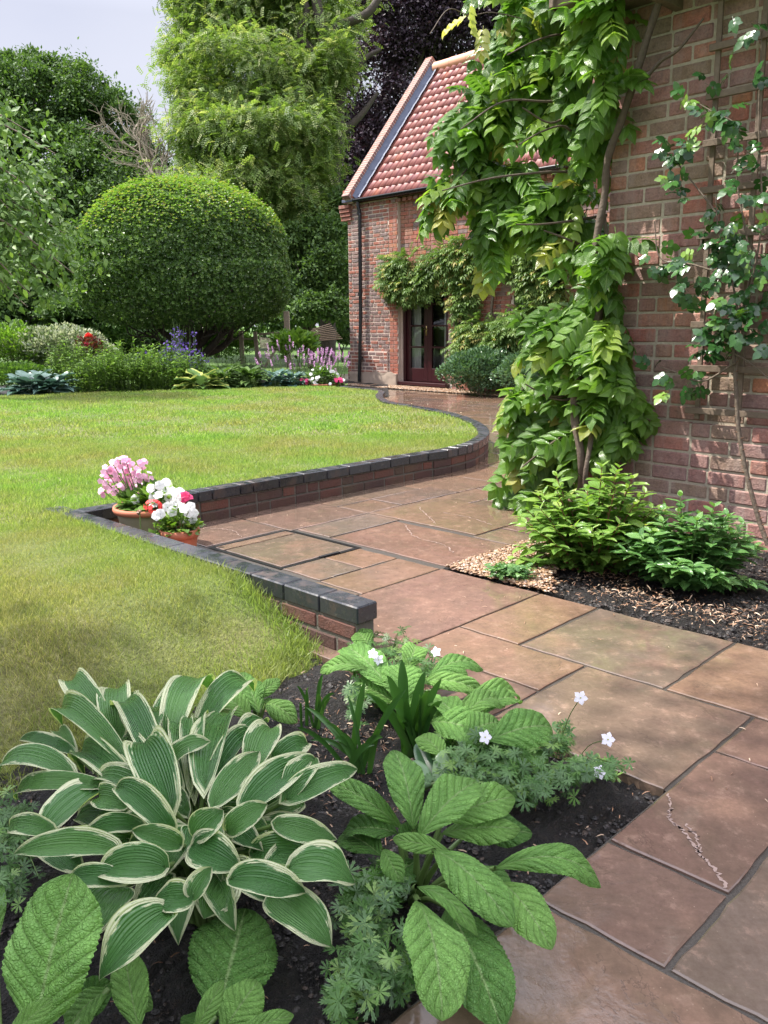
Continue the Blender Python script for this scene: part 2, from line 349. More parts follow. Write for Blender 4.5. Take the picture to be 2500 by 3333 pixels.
# ---- paving, slab by slab
def poly_slab(mb, u0, u1, v0, v1, r, z=0.0, gap=.02):
    g = gap + .006 * random.random(); n = 6
    c = [(u0 + g, v0 + g), (u1 - g, v0 + g), (u1 - g, v1 - g), (u0 + g, v1 - g)]
    ring = []
    for k in range(4):
        a, b = np.array(c[k]), np.array(c[(k + 1) % 4]); L = np.linalg.norm(b - a); nn_ = max(2, int(L * n)); e = (b - a) / L; pe = np.array([e[1], -e[0]])
        for i in range(nn_):
            q = a + (b - a) * i / nn_
            if i: q = q + pe * random.uniform(-.012, .012)
            ring.append(q)
    ring = np.array(ring); cen = ring.mean(0); k = len(ring)
    z += random.uniform(-.0015, .0015)
    inn = cen + (ring - cen) * (1 - .02 / np.maximum(.4, np.linalg.norm(ring - cen, axis=1)))[:, None]
    V = [G(q[0], q[1], z - .002) for q in ring] + [G(q[0], q[1], z) for q in inn] + [G(q[0], q[1], z - .035) for q in ring] + [G(cen[0], cen[1], z)]
    F = []
    for i in range(k):
        j = (i + 1) % k
        F += [(i, j, k + j, k + i)[::-1], (2 * k + i, 2 * k + j, j, i)[::-1], (k + i, k + j, 3 * k)[::-1]]
    mb.add(V, F, None, r)
mb = MB()
hand = [(7, 9, 7, 10, .22), (5, 7, 7, 8, .58), (6, 7, 8, 10, .53), (4, 6, 8, 10, .42), (2, 4, 8, 10, .95), (3, 5, 6, 8, .45), (1, 3, 7, 8, .15), (2, 3, 5, 7, .12), (2, 3, 4, 5, .26),
        (0, 2, 4, 7, .72), (1, 3, 1, 4, .63), (5, 7, 6, 7, .1), (7, 9, 6, 7, .3), (9, 10, 8.1, 10, .6), (9, 10, 7, 8.1, .35), (10, 11, 8.13, 9.1, .74), (10, 11, 9.1, 10, .55),
        (9, 12, 10.15, 12.06, .2), (12, 13, 10.15, 12.2, .75), (9, 10, 12.06, 13, .46), (10, 13, 12.2, 14.5, .5), (13, 14, 12.2, 13.3, .62), (13, 15, 10, 12.2, .28), (13.2, 15, 8.1, 10, .3), (14, 15, 12.2, 15.4, .45), (13, 14, 13.3, 15.4, .34)]
occ = set()
for (a, b, c, d, r) in hand:
    poly_slab(mb, a, b, c, d, r)
    for i in range(int(round(a)), int(round(b))):
        for j in range(int(round(c)), int(round(d))): occ.add((i, j))
for i in range(11, 14):
    for j in (8, 9): occ.add((i, j))
def is_patio(i, j):
    if i < -4 or i > 52: return False
    if j < 6 and i >= 3: return False
    if i < 9 and j >= 10: return False
    if j > 60 or j < -6: return False
    return True
for i in range(-4, 52):
    for j in range(-6, 60):
        if (i, j) in occ or not is_patio(i, j): continue
        w = G(i + .5, j + .5)
        if (w - BN0) @ WN < .62 or (w[0] < -.9 and w[1] > 5.2): continue
        opts = [(2, 3), (3, 2), (2, 2), (2, 2), (1, 2), (2, 1), (1, 1)]; random.shuffle(opts); opts.append((1, 1))
        for (a, b) in opts:
            cells = [(i + x, j + y) for x in range(a) for y in range(b)]
            if all(q not in occ and is_patio(*q) for q in cells): break
        occ.update(cells); poly_slab(mb, i, i + a, j, j + b, random.random())
tag(mb.build('paving', MAT['slab'], smooth=False), kind='structure')
mb = MB(); zz = -.006
def quadG(u0, u1, v0, v1): mb.add([G(u0, v0, zz), G(u1, v0, zz), G(u1, v1, zz), G(u0, v1, zz)], [(3, 2, 1, 0)])
quadG(-4, 3.0, -6, 10.0); quadG(3.0, 9.0, 6.03, 10.0); quadG(9.0, 52, 6.03, 60)
tag(mb.build('paving_joints', MAT['joint']), kind='structure')
# slab crack with its wet reflection painted pale, plus further pale streaks
mb = MB()
def streak_line(P, w):
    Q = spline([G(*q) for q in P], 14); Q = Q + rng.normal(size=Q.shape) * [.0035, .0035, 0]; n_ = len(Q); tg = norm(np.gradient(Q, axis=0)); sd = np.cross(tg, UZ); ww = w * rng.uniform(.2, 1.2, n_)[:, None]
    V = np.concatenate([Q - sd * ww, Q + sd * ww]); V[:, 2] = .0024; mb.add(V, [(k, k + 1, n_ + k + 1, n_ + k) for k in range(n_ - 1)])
streak_line([(2.95, 5.95), (2.82, 5.75), (2.76, 5.6), (2.6, 5.52), (2.45, 5.38), (2.35, 5.3), (2.2, 5.2), (2.05, 5.05)], .0042)
streak_line([(2.62, 5.62), (2.48, 5.50), (2.38, 5.34)], .003)
for P_ in ([(9.5, 10.9), (10.0, 11.2), (10.8, 11.3), (11.6, 11.9)], [(11.2, 12.4), (11.9, 12.9), (12.6, 13.4)], [(13.3, 9.0), (13.9, 9.2), (14.6, 8.9)], [(10.3, 13.1), (11.0, 13.3), (11.8, 13.3)]): streak_line(P_, .003)
tag(mb.build('paving_crack_glints', m_plain('painted_wet_glint', (.40, .30, .26), .3, n=(60, .3), c2=(.24, .17, .14))), kind='structure')
# inspection cover with recessed slabs
t_ = thing('inspection_cover', G(12, 9, 0), 'recessed sandstone inspection cover with dark metal edge set in the paving near the pots', 'manhole cover')
mb = MB()
for (a, b, c, d) in ((11.0, 13.15, 8.12, 8.2), (11.0, 13.15, 9.98, 10.06), (11.0, 11.08, 8.2, 9.98), (13.07, 13.15, 8.2, 9.98)):
    mb.add([G(a, c, -.002), G(b, c, -.002), G(b, d, -.002), G(a, d, -.002)], [(3, 2, 1, 0)])
mb.build('frame', m_plain('dark_metal', (.03, .03, .032), .35, metal=.8), t_)
mb = MB(); poly_slab(mb, 11.08, 12.75, 8.2, 9.95, .42); mb.build('cover_slab', MAT['slab'], t_, smooth=False)
mb = MB(); poly_slab(mb, 12.75, 13.07, 8.2, 9.95, .66); mb.build('edge_slab', MAT['slab'], t_, smooth=False)
mb = MB(); box(mb, G(11.06, 9.3, .001), PX, PY, UZ, .02, .14, .006); mb.build('lifting_slot', m_plain('slot_black', (.01, .01, .012), .4), t_)
# ---- lawn outline
curve = [G(14.92, 15.0)[:2], G(14.92, 16.2)[:2], (.55, 6.93), (.80, 7.30), (.97, 7.82), (1.03, 8.35), (1.0, 8.95), (.88, 9.6), (.66, 10.25), (.38, 10.8), (.14, 11.3), (.02, 11.9), (.0, 12.5), (.03, 12.95), (-.04, 13.35), (-.25, 13.8), (-.6, 14.3)]
cv = spline(np.array(curve), 8)
straight = np.array([G(u, v)[:2] for u, v in ((14.92, 6.6), (14.92, 8.5), (14.92, 11), (14.92, 13))])
path = np.concatenate([straight, cv])
seg = np.linalg.norm(np.diff(path, axis=0), axis=1); cum = np.concatenate([[0], np.cumsum(seg)])
def pathpt(s): return np.array([np.interp(s, cum, path[:, 0]), np.interp(s, cum, path[:, 1])])
def pathfr(s):
    a, b = pathpt(max(0, s - .03)), pathpt(min(cum[-1], s + .03)); tt = norm(b - a); return pathpt(s), np.array([*tt, 0]), np.array([tt[1], -tt[0], 0])   # normal to the patio side
offp = np.array([pathpt(s) - pathfr(s)[2][:2] * .09 for s in np.linspace(0.02, cum[-1], 160)])
LAWN = np.concatenate([[G(7.45, -14)[:2], G(7.4, -6)[:2], G(7.35, 0)[:2], G(7.3, 3)[:2], G(7.35, 5)[:2], G(7.6, 6.2)[:2], G(15.0, 6.22)[:2]], offp, [(-.9, 14.55), (-2.78, 14.2), (-5.94, 13.3), (-12, 12.2), (-16, 8)]])
def inpoly(x, y, P):
    ins = np.zeros(len(x), bool); j = len(P) - 1
    for i in range(len(P)):
        xi, yi = P[i]; xj, yj = P[j]
        c = ((yi > y) != (yj > y)) & (x < (xj - xi) * (y - yi) / (yj - yi + 1e-12) + xi); ins ^= c; j = i
    return ins
def lawnz(x, y):
    u = (x * PX[0] + y * PX[1]) / PM
    k = np.clip((u - 7.3) / 2.6, 0, 1); k = k * k * (3 - 2 * k)
    return -.02 + .21 * k + .006 * wob(x, y, 1.1, 3)
gx, gy = np.meshgrid(np.arange(-16, 1.4, .05), np.arange(.2, 14.8, .05), indexing='ij'); nx_, ny_ = gx.shape
fx, fy = gx.ravel(), gy.ravel(); keep = inpoly(fx, fy, LAWN)
ids = np.arange(nx_ * ny_).reshape(nx_, ny_)
q = np.stack([ids[:-1, :-1], ids[1:, :-1], ids[1:, 1:], ids[:-1, 1:]], -1).reshape(-1, 4); q = q[keep[q].sum(1) >= 1]
ed = np.unique(q[~keep[q]]) if (~keep[q]).any() else []
A_, B_ = LAWN, np.roll(LAWN, -1, 0); pe_ = np.column_stack([fx[ed], fy[ed]]); ab = B_ - A_
tt_ = np.clip(((pe_[:, None] - A_) * ab).sum(-1) / ((ab ** 2).sum(-1) + 1e-9), 0, 1); cp_ = A_ + tt_[..., None] * ab; dd_ = ((cp_ - pe_[:, None]) ** 2).sum(-1).argmin(1)
cl_ = cp_[np.arange(len(ed)), dd_]; fx[ed] = cl_[:, 0]; fy[ed] = cl_[:, 1]
t = NT('lawn_turf'); p = t.pos()
MAT['turf'] = t.done(t.mix(t.ramp(t.noise(p, 1.3, 4), [(.4, 0.0), (.65, 1.0)]), t.ramp(t.noise(p, 45, 4), [(.3, (.045, .07, .012)), (.7, (.13, .17, .03))]), t.ramp(t.noise(p, 50, 4), [(.3, (.07, .06, .02)), (.7, (.20, .19, .06))])), .8, t.bump(t.noise(p, 90, 3), .8, .02))
mb = MB(); mb.add(np.column_stack([fx, fy, lawnz(fx, fy) - .012]), q); tag(mb.build('lawn', MAT['turf']), kind='structure')
# ---- grass blades
t = NT('grass_blades'); p = t.pos(); r = t.rnd()
dry = t.ramp(t.noise(p, .9, 4, .6), [(.38, 0.0), (.66, .85)])
gc = t.ramp(r, [(0, (.10, .20, .035)), (.5, (.20, .345, .07)), (1, (.32, .46, .12))]); dc = t.ramp(r, [(0, (.17, .17, .055)), (.4, (.27, .26, .10)), (.75, (.32, .28, .13)), (1, (.52, .42, .24))])
yb = t.sep(p)[1]; near = t.ramp(t.math('MULTIPLY', yb, .25), [(.5, .3), (1.0, 0.0)])
gcol = t.mix(t.math('MINIMUM', t.math('ADD', dry, near), .8), gc, dc)
MAT['grass'] = t.done(gcol, .45, None, .4, trans=.45, tcol=t.mix(1.0, gcol, (1.3, 1.4, .7), 'MULTIPLY'))
mb = MB()
def blades(N, region, hmin, hmax, w, segs=2, edge=None):
    x = rng.uniform(region[0], region[1], N); y = rng.uniform(region[2], region[3], N); k = inpoly(x, y, LAWN)
    if len(region) > 4: k &= (np.abs(x) < .58 * y + .5)
    x, y = x[k], y[k]; z = lawnz(x, y) - .012; n = len(x); pos = np.column_stack([x, y, z])
    h = rng.uniform(hmin, hmax, n) * (1 + .25 * wob(x, y, 3.1)); a = rng.uniform(0, 2 * np.pi, n); lean = rng.uniform(.15, 1.0, n)
    d = np.column_stack([np.cos(a) * lean, np.sin(a) * lean, np.ones(n)]); b = rng.uniform(0, 2 * np.pi, n)
    up = np.column_stack([np.cos(b), np.sin(b), np.zeros(n)])
    if segs == 2: T = (np.array([[-w, 0, 0], [w, 0, 0], [w * .8, .55, -.03], [-w * .8, .55, -.03], [0, 1, -.22]]), np.array([[0, 1, 2, 3], [3, 2, 4, -1]]), np.zeros((5, 2)))
    else: T = (np.array([[-w, 0, 0], [w, 0, 0], [0, 1, -.15]]), np.array([[0, 1, 2, -1]]), np.zeros((3, 2)))
    scatter(mb, T, pos, d, up, h)
blades(420000, (-2.6, .6, 1.0, 4.4, 1), .010, .028, .042)
blades(240000, (-4.6, 1.2, 4.3, 8.0, 1), .018, .036, .08, 1)
blades(170000, (-9.0, 1.3, 7.8, 14.7, 1), .020, .038, .16, 1)
# taller unmown grass along the kerb and the bed edge
def tuft_line(P, n, spread, h0, h1):
    P = np.asarray(P); k = rng.integers(0, len(P) - 1, n); f = rng.random(n)[:, None]
    q_ = P[k] * (1 - f) + P[k + 1] * f + rng.normal(size=(n, 2)) * spread
    ok = inpoly(q_[:, 0], q_[:, 1], LAWN); q_ = q_[ok]; n = len(q_)
    a = rng.uniform(0, 2 * np.pi, n); l = rng.uniform(.1, .9, n); b = rng.uniform(0, 2 * np.pi, n); w = .028
    T = (np.array([[-w, 0, 0], [w, 0, 0], [w * .8, .55, -.04], [-w * .8, .55, -.04], [0, 1, -.3]]), np.array([[0, 1, 2, 3], [3, 2, 4, -1]]), np.zeros((5, 2)))
    scatter(mb, T, np.column_stack([q_, lawnz(q_[:, 0], q_[:, 1]) - .01]), np.column_stack([np.cos(a) * l, np.sin(a) * l, np.ones(n)]), np.column_stack([np.cos(b), np.sin(b), 0 * b]), rng.uniform(h0, h1, n), rng.random(n) * .8)
tuft_line([G(7.5, 3.6)[:2], G(7.5, 5.2)[:2], G(8.0, 6.1)[:2], G(9.6, 6.15)[:2]], 3200, .05, .022, .075)
tuft_line([G(9, 6.12)[:2], G(12, 6.15)[:2], G(14.9, 6.15)[:2]], 2200, .03, .02, .055)
tuft_line([G(7.5, -2)[:2], G(7.45, 1)[:2], G(7.5, 3.6)[:2]], 2500, .06, .025, .065)
tag(mb.build('grass', MAT['grass'], smooth=False), kind='stuff', label='short bright green lawn grass with yellow dry patches', cat='grass')
# ---- retaining wall round the lawn
rw = thing('retaining_wall', (*G(15.1, 9)[:2], 0), 'low curved brick wall with black coping holding up the lawn edge', 'garden wall')
mc, mb2 = MB(), MB()
s = .0; L = cum[-1]
while s < L:
    ln = .218 if random.random() < .85 else .105
    if s > 3.0: ln = min(ln, .15) if s < 6 else ln
    pt, tt, nn_ = pathfr(min(L, s + ln / 2))
    box(mc, np.array([*(pt - nn_[:2] * .052), .1675 + random.uniform(-.0015, .0015)]), tt, nn_, UZ, ln - .007, .108, .068, .005, random.random()); s += ln
for cz, off in ((.094, 0.0), (.025, .11)):
    s = off
    while s < L:
        ln = random.choice((.222, .222, .11)); pt, tt, nn_ = pathfr(min(L, s + ln / 2))
        box(mb2, np.array([*(pt - nn_[:2] * (.057 + random.uniform(0, .003))), cz]), tt, nn_, UZ, ln - .012, .1, .058, .005, random.random()); s += ln
for i, s in enumerate(np.arange(0.0, L - .06, .06)):
    pt, tt, nn_ = pathfr(s + .03); box(mb2, np.array([*(pt - nn_[:2] * .06), .078]), tt, nn_, UZ, .07, .092, .166, 0, .5, 1)
mc.build('coping', MAT['blue'], rw, smooth=False); mb2.build('brickwork', [MAT['kbrick'], MAT['kmortar']], rw, smooth=False)
kw = thing('kerb_wall', (*G(11, 6.4)[:2], 0), 'straight low wall with wide black coping bricks and grass lapping over it, ending by the flower bed', 'garden wall')
mc, mb2 = MB(), MB(); u = 7.15
while u < 15.3:
    ln = .72; box(mc, G(u + ln / 2, 6.42, .1675), PX, PY, UZ, ln * PM - .005, .106, .068, .005, random.random()); u += ln
for cz, off in ((.094, 0.0), (.025, .37)):
    u = 7.2 - (0 if off == 0 else .0)
    k = 0
    while u < 15.2:
        ln = .37 if (k == 0 and off) else .74; k += 1
        box(mb2, G(u + ln / 2, 6.42, cz), PX, PY, UZ, ln * PM - .01, .100, .058, .006, random.random()); u += ln
box(mb2, G(11.2, 6.42, .05), PX, PY, UZ, 7.98 * PM, .09, .166, 0, .5, 1)
mc.build('coping', MAT['blue'], kw, smooth=False); mb2.build('brickwork', [MAT['kbrick'], MAT['kmortar']], kw, smooth=False)
# ================================================================ HOUSE WALL (right)
hw = thing('brick_house_wall', nw(.4, -.1, 0), 'weathered red and purple brick house wall behind the trellis, with a projecting plinth', 'wall')
def brickwall(mb, fr, s0, s1, z0, z1, n, course=.087, L=.222, Hd=.107, joint=.011, dep=.05, bev=.007, jit=.003, skip=None, rfun=None, zoff=0.0):
    zc = z0; row = 0
    while zc < z1 - .02:
        h = min(course, z1 - zc) - joint; s = s0 + (0 if row % 2 == 0 else 0); hdr = row % 3 == 1; first = True; k = 0
        while s < s1 - .02:
            if first and row % 2: ln = Hd + joint; first = False
            else: ln = (Hd if (k % 2 == 0 and hdr) or random.random() < .12 else L) + joint; first = False
            ln *= random.uniform(.97, 1.03); ln = min(ln, s1 - s); k += 1
            cs, cz = s + ln / 2, zc + course / 2
            if ln > .03 and not (skip and skip(cs, cz)):
                o = n + random.uniform(-jit, jit)
                tl = random.uniform(-.006, .006); ax = norm(WX + UZ * tl); az = norm(UZ - WX * tl)
                box(mb, fr(cs, o - dep / 2, cz), ax, WN, az, ln - joint + random.uniform(-.002, .002), dep, h + random.uniform(-.003, .002), bev, (rfun(cs, cz) if rfun else random.random()))
            s += ln
        zc += course; row += 1
mb = MB(); brickwall(mb, nw, -1.13, 2.2, .655, 3.08, -.05)
box(mb, nw(.55, -.05 - .006 - .15, 1.84), WX, WN, UZ, 3.34, .3, 2.48, 0, .5, 1)
mb.build('wall', [MAT['bbrick'], MAT['bmortar']], hw, smooth=False)
mb = MB(); brickwall(mb, nw, -1.19, 2.2, -.04, .655, 0.0, course=.0868, rfun=lambda s, z: random.choice((.5, .45, .58, .3, .05, .15, .4, .35, .55, .25, .7)))
box(mb, nw(.52, -.006 - .15, .3), WX, WN, UZ, 3.4, .3, .69, 0, .5, 1)
mb.build('plinth', [MAT['bbrick'], MAT['bmortar']], hw, smooth=False)
mb = MB()
box(mb, nw(.4, .08, 2.93), WX, WN, UZ, 3.5, .34, .02, .002); box(mb, nw(.4, .26, 3.0), WX, WN, UZ, 3.5, .03, .16, .004)
box(mb, nw(-1.33, -.1, 3.02), WX, WN, UZ, .03, .8, .2, .004)
for k in range(8): box(mb, nw(-1.2 + k * .45, .09, 2.88), WX, WN, UZ, .05, .30, .08, .003)
mb.build('eaves', MAT['timber'], hw, smooth=False)
mb = MB(); mb.add([nw(-1.4, .32, 3.1), nw(2.4, .32, 3.1), nw(2.4, -2.4, 5.2), nw(-1.4, -2.4, 5.2)], [(0, 1, 2, 3)]); mb.add([nw(-1.4, .32, 3.04), nw(2.4, .32, 3.04), nw(2.4, -2.4, 5.14), nw(-1.4, -2.4, 5.14)], [(3, 2, 1, 0)])
mb.build('roof', m_plain('house_tile', (.3, .12, .08), .5), hw)
# trellis
tr = thing('trellis', nw(-.1, .04, .7), 'weathered square wooden trellis fixed to the brick house wall behind the rose', 'trellis')
for k in range(5):
    mb = MB(); s = -.475 + k * .235
    box(mb, nw(s, .0, 2.05), WX, WN, norm(UZ - WX * .012), .028, .016, 2.75, .002, random.random()); mb.build('upright', MAT['timber'], tr, smooth=False)
for k in range(11):
    mb = MB(); box(mb, nw(.25, .020, .725 + k * .2335), norm(WX + UZ * random.uniform(-.004, .004)), WN, UZ, 1.54, .020, .034, .002, random.random()); mb.build('rail', MAT['timber'], tr, smooth=False)
# ================================================================ BARN
ba = thing('brick_barn', bn(1.5, -1, 0), 'old red brick barn with pantiled roof, raised gable coping and dark glazed double door', 'barn')
DS0, DS1, DZ0, DZ1 = 1.42, 2.64, .10, 2.02
WS0, WS1, WZ0, WZ1 = 4.15, 5.2, .88, 1.95
def barnskip(s, z): return (DS0 < s < DS1 and z < DZ1 + .1) or (WS0 < s < WS1 and WZ0 < z < WZ1)
mb = MB()
brickwall(mb, bn, 1.40, 10.5, -.02, 3.52, -.04, course=.073, L=.215, Hd=.103, joint=.010, bev=.002, jit=.003, skip=barnskip, rfun=lambda s, z: min(1, max(0, random.choice((.1, .2, .3, .35, .85, .05, .6)) + (.0 if z < 2.6 else .05))))
def backing(s0, s1, z0, z1, n): box(mb, bn((s0 + s1) / 2, n - .11, (z0 + z1) / 2), WX, WN, UZ, s1 - s0, .2, z1 - z0, 0, .5, 1)
backing(0, DS0, 0, 3.56, -.048); backing(DS0, DS1, DZ1 + .1, 3.56, -.048); backing(DS1, WS0, 0, 3.56, -.048); backing(WS0, WS1, 0, WZ0, -.048); backing(WS0, WS1, WZ1, 3.56, -.048); backing(WS1, 10.5, 0, 3.56, -.048)
# gable wall (behind) and far walls
gv = [bn(0, -.05, 0), bn(0, -4.3, 0), bn(0, -4.3, 3.6), bn(0, -2.15, 6.25), bn(0, -.05, 3.6)]; mb.add(gv, [(0, 1, 2, 4), (4, 2, 3)], None, .5, 1)
gv2 = [p_ + WX * 10.5 for p_ in gv]; mb.add(gv2, [(3, 4, 2), (4, 0, 1, 2)], None, .5, 1)
mb.add([bn(0, -4.3, 0), bn(10.5, -4.3, 0), bn(10.5, -4.3, 3.6), bn(0, -4.3, 3.6)], [(0, 1, 2, 3)], None, .5, 1)
mb.build('wall', [MAT['rbrick'], MAT['rmortar']], ba, smooth=False)
mb = MB()   # corner pier
brickwall(mb, bn, -.04, 1.16, .0, 3.5, .045, course=.073, L=.19, Hd=.09, joint=.020, bev=.004, jit=.004, rfun=lambda s, z: random.choice((.65, .7, .55, .2, .3, .72, .1)))
box(mb, bn(.56, -.015, 1.79), WX, WN, UZ, 1.2, .1, 3.58, 0, .5, 1)
brickwall(mb, bn, 1.16, 1.40, .0, 3.5, .042, course=.073, L=.215, Hd=.103, joint=.010, bev=.003, jit=.003, rfun=lambda s, z: random.choice((.05, .1, .2, .85, .3)))
box(mb, bn(1.28, -.018, 1.79), WX, WN, UZ, .235, .1, 3.5, 0, .5, 1)
brickwall(mb, bn, -.08, 1.12, .0, .66, .075, course=.073, L=.2, Hd=.095, joint=.017, bev=.004, jit=.004, rfun=lambda s, z: random.choice((.65, .5, .55, .2, .3)))
box(mb, bn(.52, .02, .335), WX, WN, UZ, 1.19, .1, .67, .0, .5, 1)
for k in range(4): box(mb, bn(-.05, -.0, 3.26 + k * .075), WX, WN, UZ, .30, .16 + k * .04, .065, .004, .3)
mb.build('pier', [MAT['rbrick'], MAT['rmortar']], ba, smooth=False)
mb = MB(); V = []
for i in range(13):
    for j in range(4): V.append(bn(.0 + i * .115, .095 + random.uniform(-.004, .004), (.0, .1, .2, .27 + random.uniform(-.05, .03))[j]))
mb.add(V, [(i * 4 + j, (i + 1) * 4 + j, (i + 1) * 4 + j + 1, i * 4 + j + 1) for i in range(12) for j in range(3)])
box(mb, bn(.7, .05, .12), WX, WN, UZ, 1.38, .085, .25, .01)
mb.build('render_patch', m_plain('old_render', (.46, .36, .28), .85, n=(9, .8), c2=(.28, .22, .18), dist=.01), ba, smooth=False)
# dentil course under the eaves
mb = MB()
for k in range(70): box(mb, bn(.1 + k * .15, .01, 3.47), WX, WN, UZ, .10, .1, .06, .003, random.random())
mb.build('dentil_course', MAT['rbrick'], ba, smooth=False)
# roof
EA, EN, RZ, RN = 3.60, .08, 6.35, -2.15
SL = norm(np.array([*(WN * (RN - EN))[:2], RZ - EA])); SLL = math.hypot(RN - EN, RZ - EA); SN = np.cross(SL, WX); SN = SN if SN[2] > 0 else -SN
def rf(s, d, h): return bn(s, EN, EA) + SL * d + SN * h + WX * 0
mb = MB(); rows = 16; rh = SLL / rows; per = .17
ss = np.arange(.42, 10.6, per / 8)
wave = lambda s: 0.022 * np.sin(2 * np.pi * s / per) + .010 * np.sin(4 * np.pi * s / per + .8)
for k in range(rows):
    hv = wave(ss); j = random.uniform(-.004, .004)
    rr = np.repeat(rng.random(len(ss) // 8 + 2), 8)[:len(ss)]
    base = bn(0, EN, EA)
    A = base + ss[:, None] * WX + SL * (k * rh - .02) + SN * (hv + .026 + j)[:, None]; B = base + ss[:, None] * WX + SL * ((k + 1) * rh + .03) + SN * (hv + .008)[:, None]
    C_ = A - SN * .018
    n = len(ss); V = np.concatenate([A, B, C_]); F = [(i, i + 1, n + i + 1, n + i) for i in range(n - 1)] + [(2 * n + i, 2 * n + i + 1, i + 1, i) for i in range(n - 1)]
    mb.add(V, F, None, np.concatenate([rr, rr, rr]))
t = NT('clay_pantile'); p = t.pos(); c = t.ramp(t.rnd(), [(0, (.19, .06, .05)), (.5, (.25, .08, .065)), (.8, (.21, .075, .08)), (1, (.32, .105, .065))])
c = t.mix(t.ramp(t.noise(p, 3.0, 5, .6), [(.55, 0.0), (.75, .5)]), c, (.42, .30, .26)); c = t.mix(t.ramp(t.vor(p, 9.0), [(0, .8), (.10, 0.0)]), c, (.03, .025, .02))
MAT['pantile'] = t.done(c, .5, t.bump(t.noise(p, 30, 3), .25, .004), .35)
mb.build('roof', MAT['pantile'], ba)
mb = MB(); mb.add([rf(.0, -.05, -.06), rf(10.5, -.05, -.06), rf(10.5, SLL, -.06), rf(0, SLL, -.06)], [(0, 1, 2, 3)])
bq = lambda s, d: bn(s, RN - (d), RZ - d * (RZ - EA) / (EN - RN))
mb.add([bq(0, 0), bq(10.5, 0), bq(10.5, 2.5), bq(0, 2.5)], [(0, 1, 2, 3)]); mb.build('rear_roof', MAT['pantile'], ba)
for k in range(22):
    mb = MB(); s0_ = .3 + k * .46; cc = [bn(s0_ + i * .15, RN, RZ + .0) for i in range(4)]; tube(mb, cc, [.125, .12, .12, .118], 12, random.random()); mb.build('ridge_tile', m_plain('ridge_clay_%d' % k, (.62, .32, .2), .6, c2=(.5, .24, .15)) if k == 0 else bpy.data.materials['ridge_clay_0'], ba)
mb = MB()
for i in range(40):
    a, b_ = i * SLL / 40, (i + 1) * SLL / 40
    V = [rf(s_, d_, h_ + .004 * math.sin(i * 1.7)) for d_ in (a, b_) for s_, h_ in ((.25, .12), (.28, .04), (.34, .03), (.38, .055), (.41, .04), (.46, .075))]
    mb.add(V, [(j, j + 1, 7 + j, 6 + j) for j in range(5)])
t = NT('lead'); p = t.pos(); MAT['lead'] = t.done(t.mix(t.noise(p, 6, 4), (.05, .06, .10), (.12, .14, .20)), .6, t.bump(t.noise(p, 8, 3), .4, .02), .5)
mb.build('lead_flashing', MAT['lead'], ba)
# gable coping: brick on edge
mb = MB(); nb = 58; ext = SLL + .16
for k in range(nb):
    d = -.08 + (k + .5) * (ext + .08) / nb; w_ = (ext + .08) / nb
    box(mb, rf(.15, d, .14), WX, SL, SN, .20, w_ - .014, .10, .004, random.choice((.45, .5, .4, .35, .55)))
box(mb, rf(.15, (ext - .08) / 2, .08), WX, SL, SN, .19, ext + .06, .21, 0, .5, 1)
for k in range(26):
    d = (k + .5) * SLL / 26; box(mb, rf(.02, d, -.1), WX, SL, SN, .05, SLL / 26 - .012, .3, .004, random.random())
mb.build('gable_coping', [MAT['rbrick'], MAT['rmortar']], ba, smooth=False)
mb = MB(); box(mb, bn(.12, .09, 3.70), WX, WN, UZ, .27, .18, .16, .006, .1); box(mb, bn(.10, .07, 3.58), WX, WN, UZ, .30, .22, .05, .004, .5, 1)
mb.build('kneeler', [MAT['rbrick'], MAT['lead']], ba, smooth=False)
# gutter and downpipe
t = NT('black_gloss'); MAT['black'] = t.done((.012, .012, .015), .25)
mb = MB(); pr = [(.065 * math.cos(a), .065 * math.sin(a)) for a in np.linspace(math.pi, 2 * math.pi, 9)] + [(.055 * math.cos(a), .055 * math.sin(a)) for a in np.linspace(2 * math.pi, math.pi, 9)]
V = [bn(s_, .14 + a, 3.59 + b_) for s_ in (.28, 10.4) for a, b_ in pr]; mb.add(V, [(j, (j + 1) % 18, 18 + (j + 1) % 18, 18 + j) for j in range(18)] + [])
mb.add([V[j] for j in range(18)], [(j, j + 1, 16 - j, 17 - j) for j in range(8)])
mb.build('gutter', MAT['black'], ba)
mb = MB(); tube(mb, spline([bn(.40, .14, 3.56), bn(.40, .14, 3.45), bn(.42, .12, 3.33), bn(.42, .12, 3.15), bn(.40, .12, 1.5), bn(.39, .14, .75), bn(.36, .15, .05)], 5), .036, 10)
for z_ in (3.3, 1.75, .5): tube(mb, [bn(.405, .125, z_), bn(.405, .125, z_ + .06)], .045, 10)
mb.build('downpipe', MAT['black'], ba)
# interior
mb = MB(); box(mb, bn(3.4, -1.6, 1.5), WX, WN, UZ, 6.2, 2.6, 3.2, 0)
mb.build('room_interior', m_plain('dark_room', (.035, .03, .028), .9), ba)
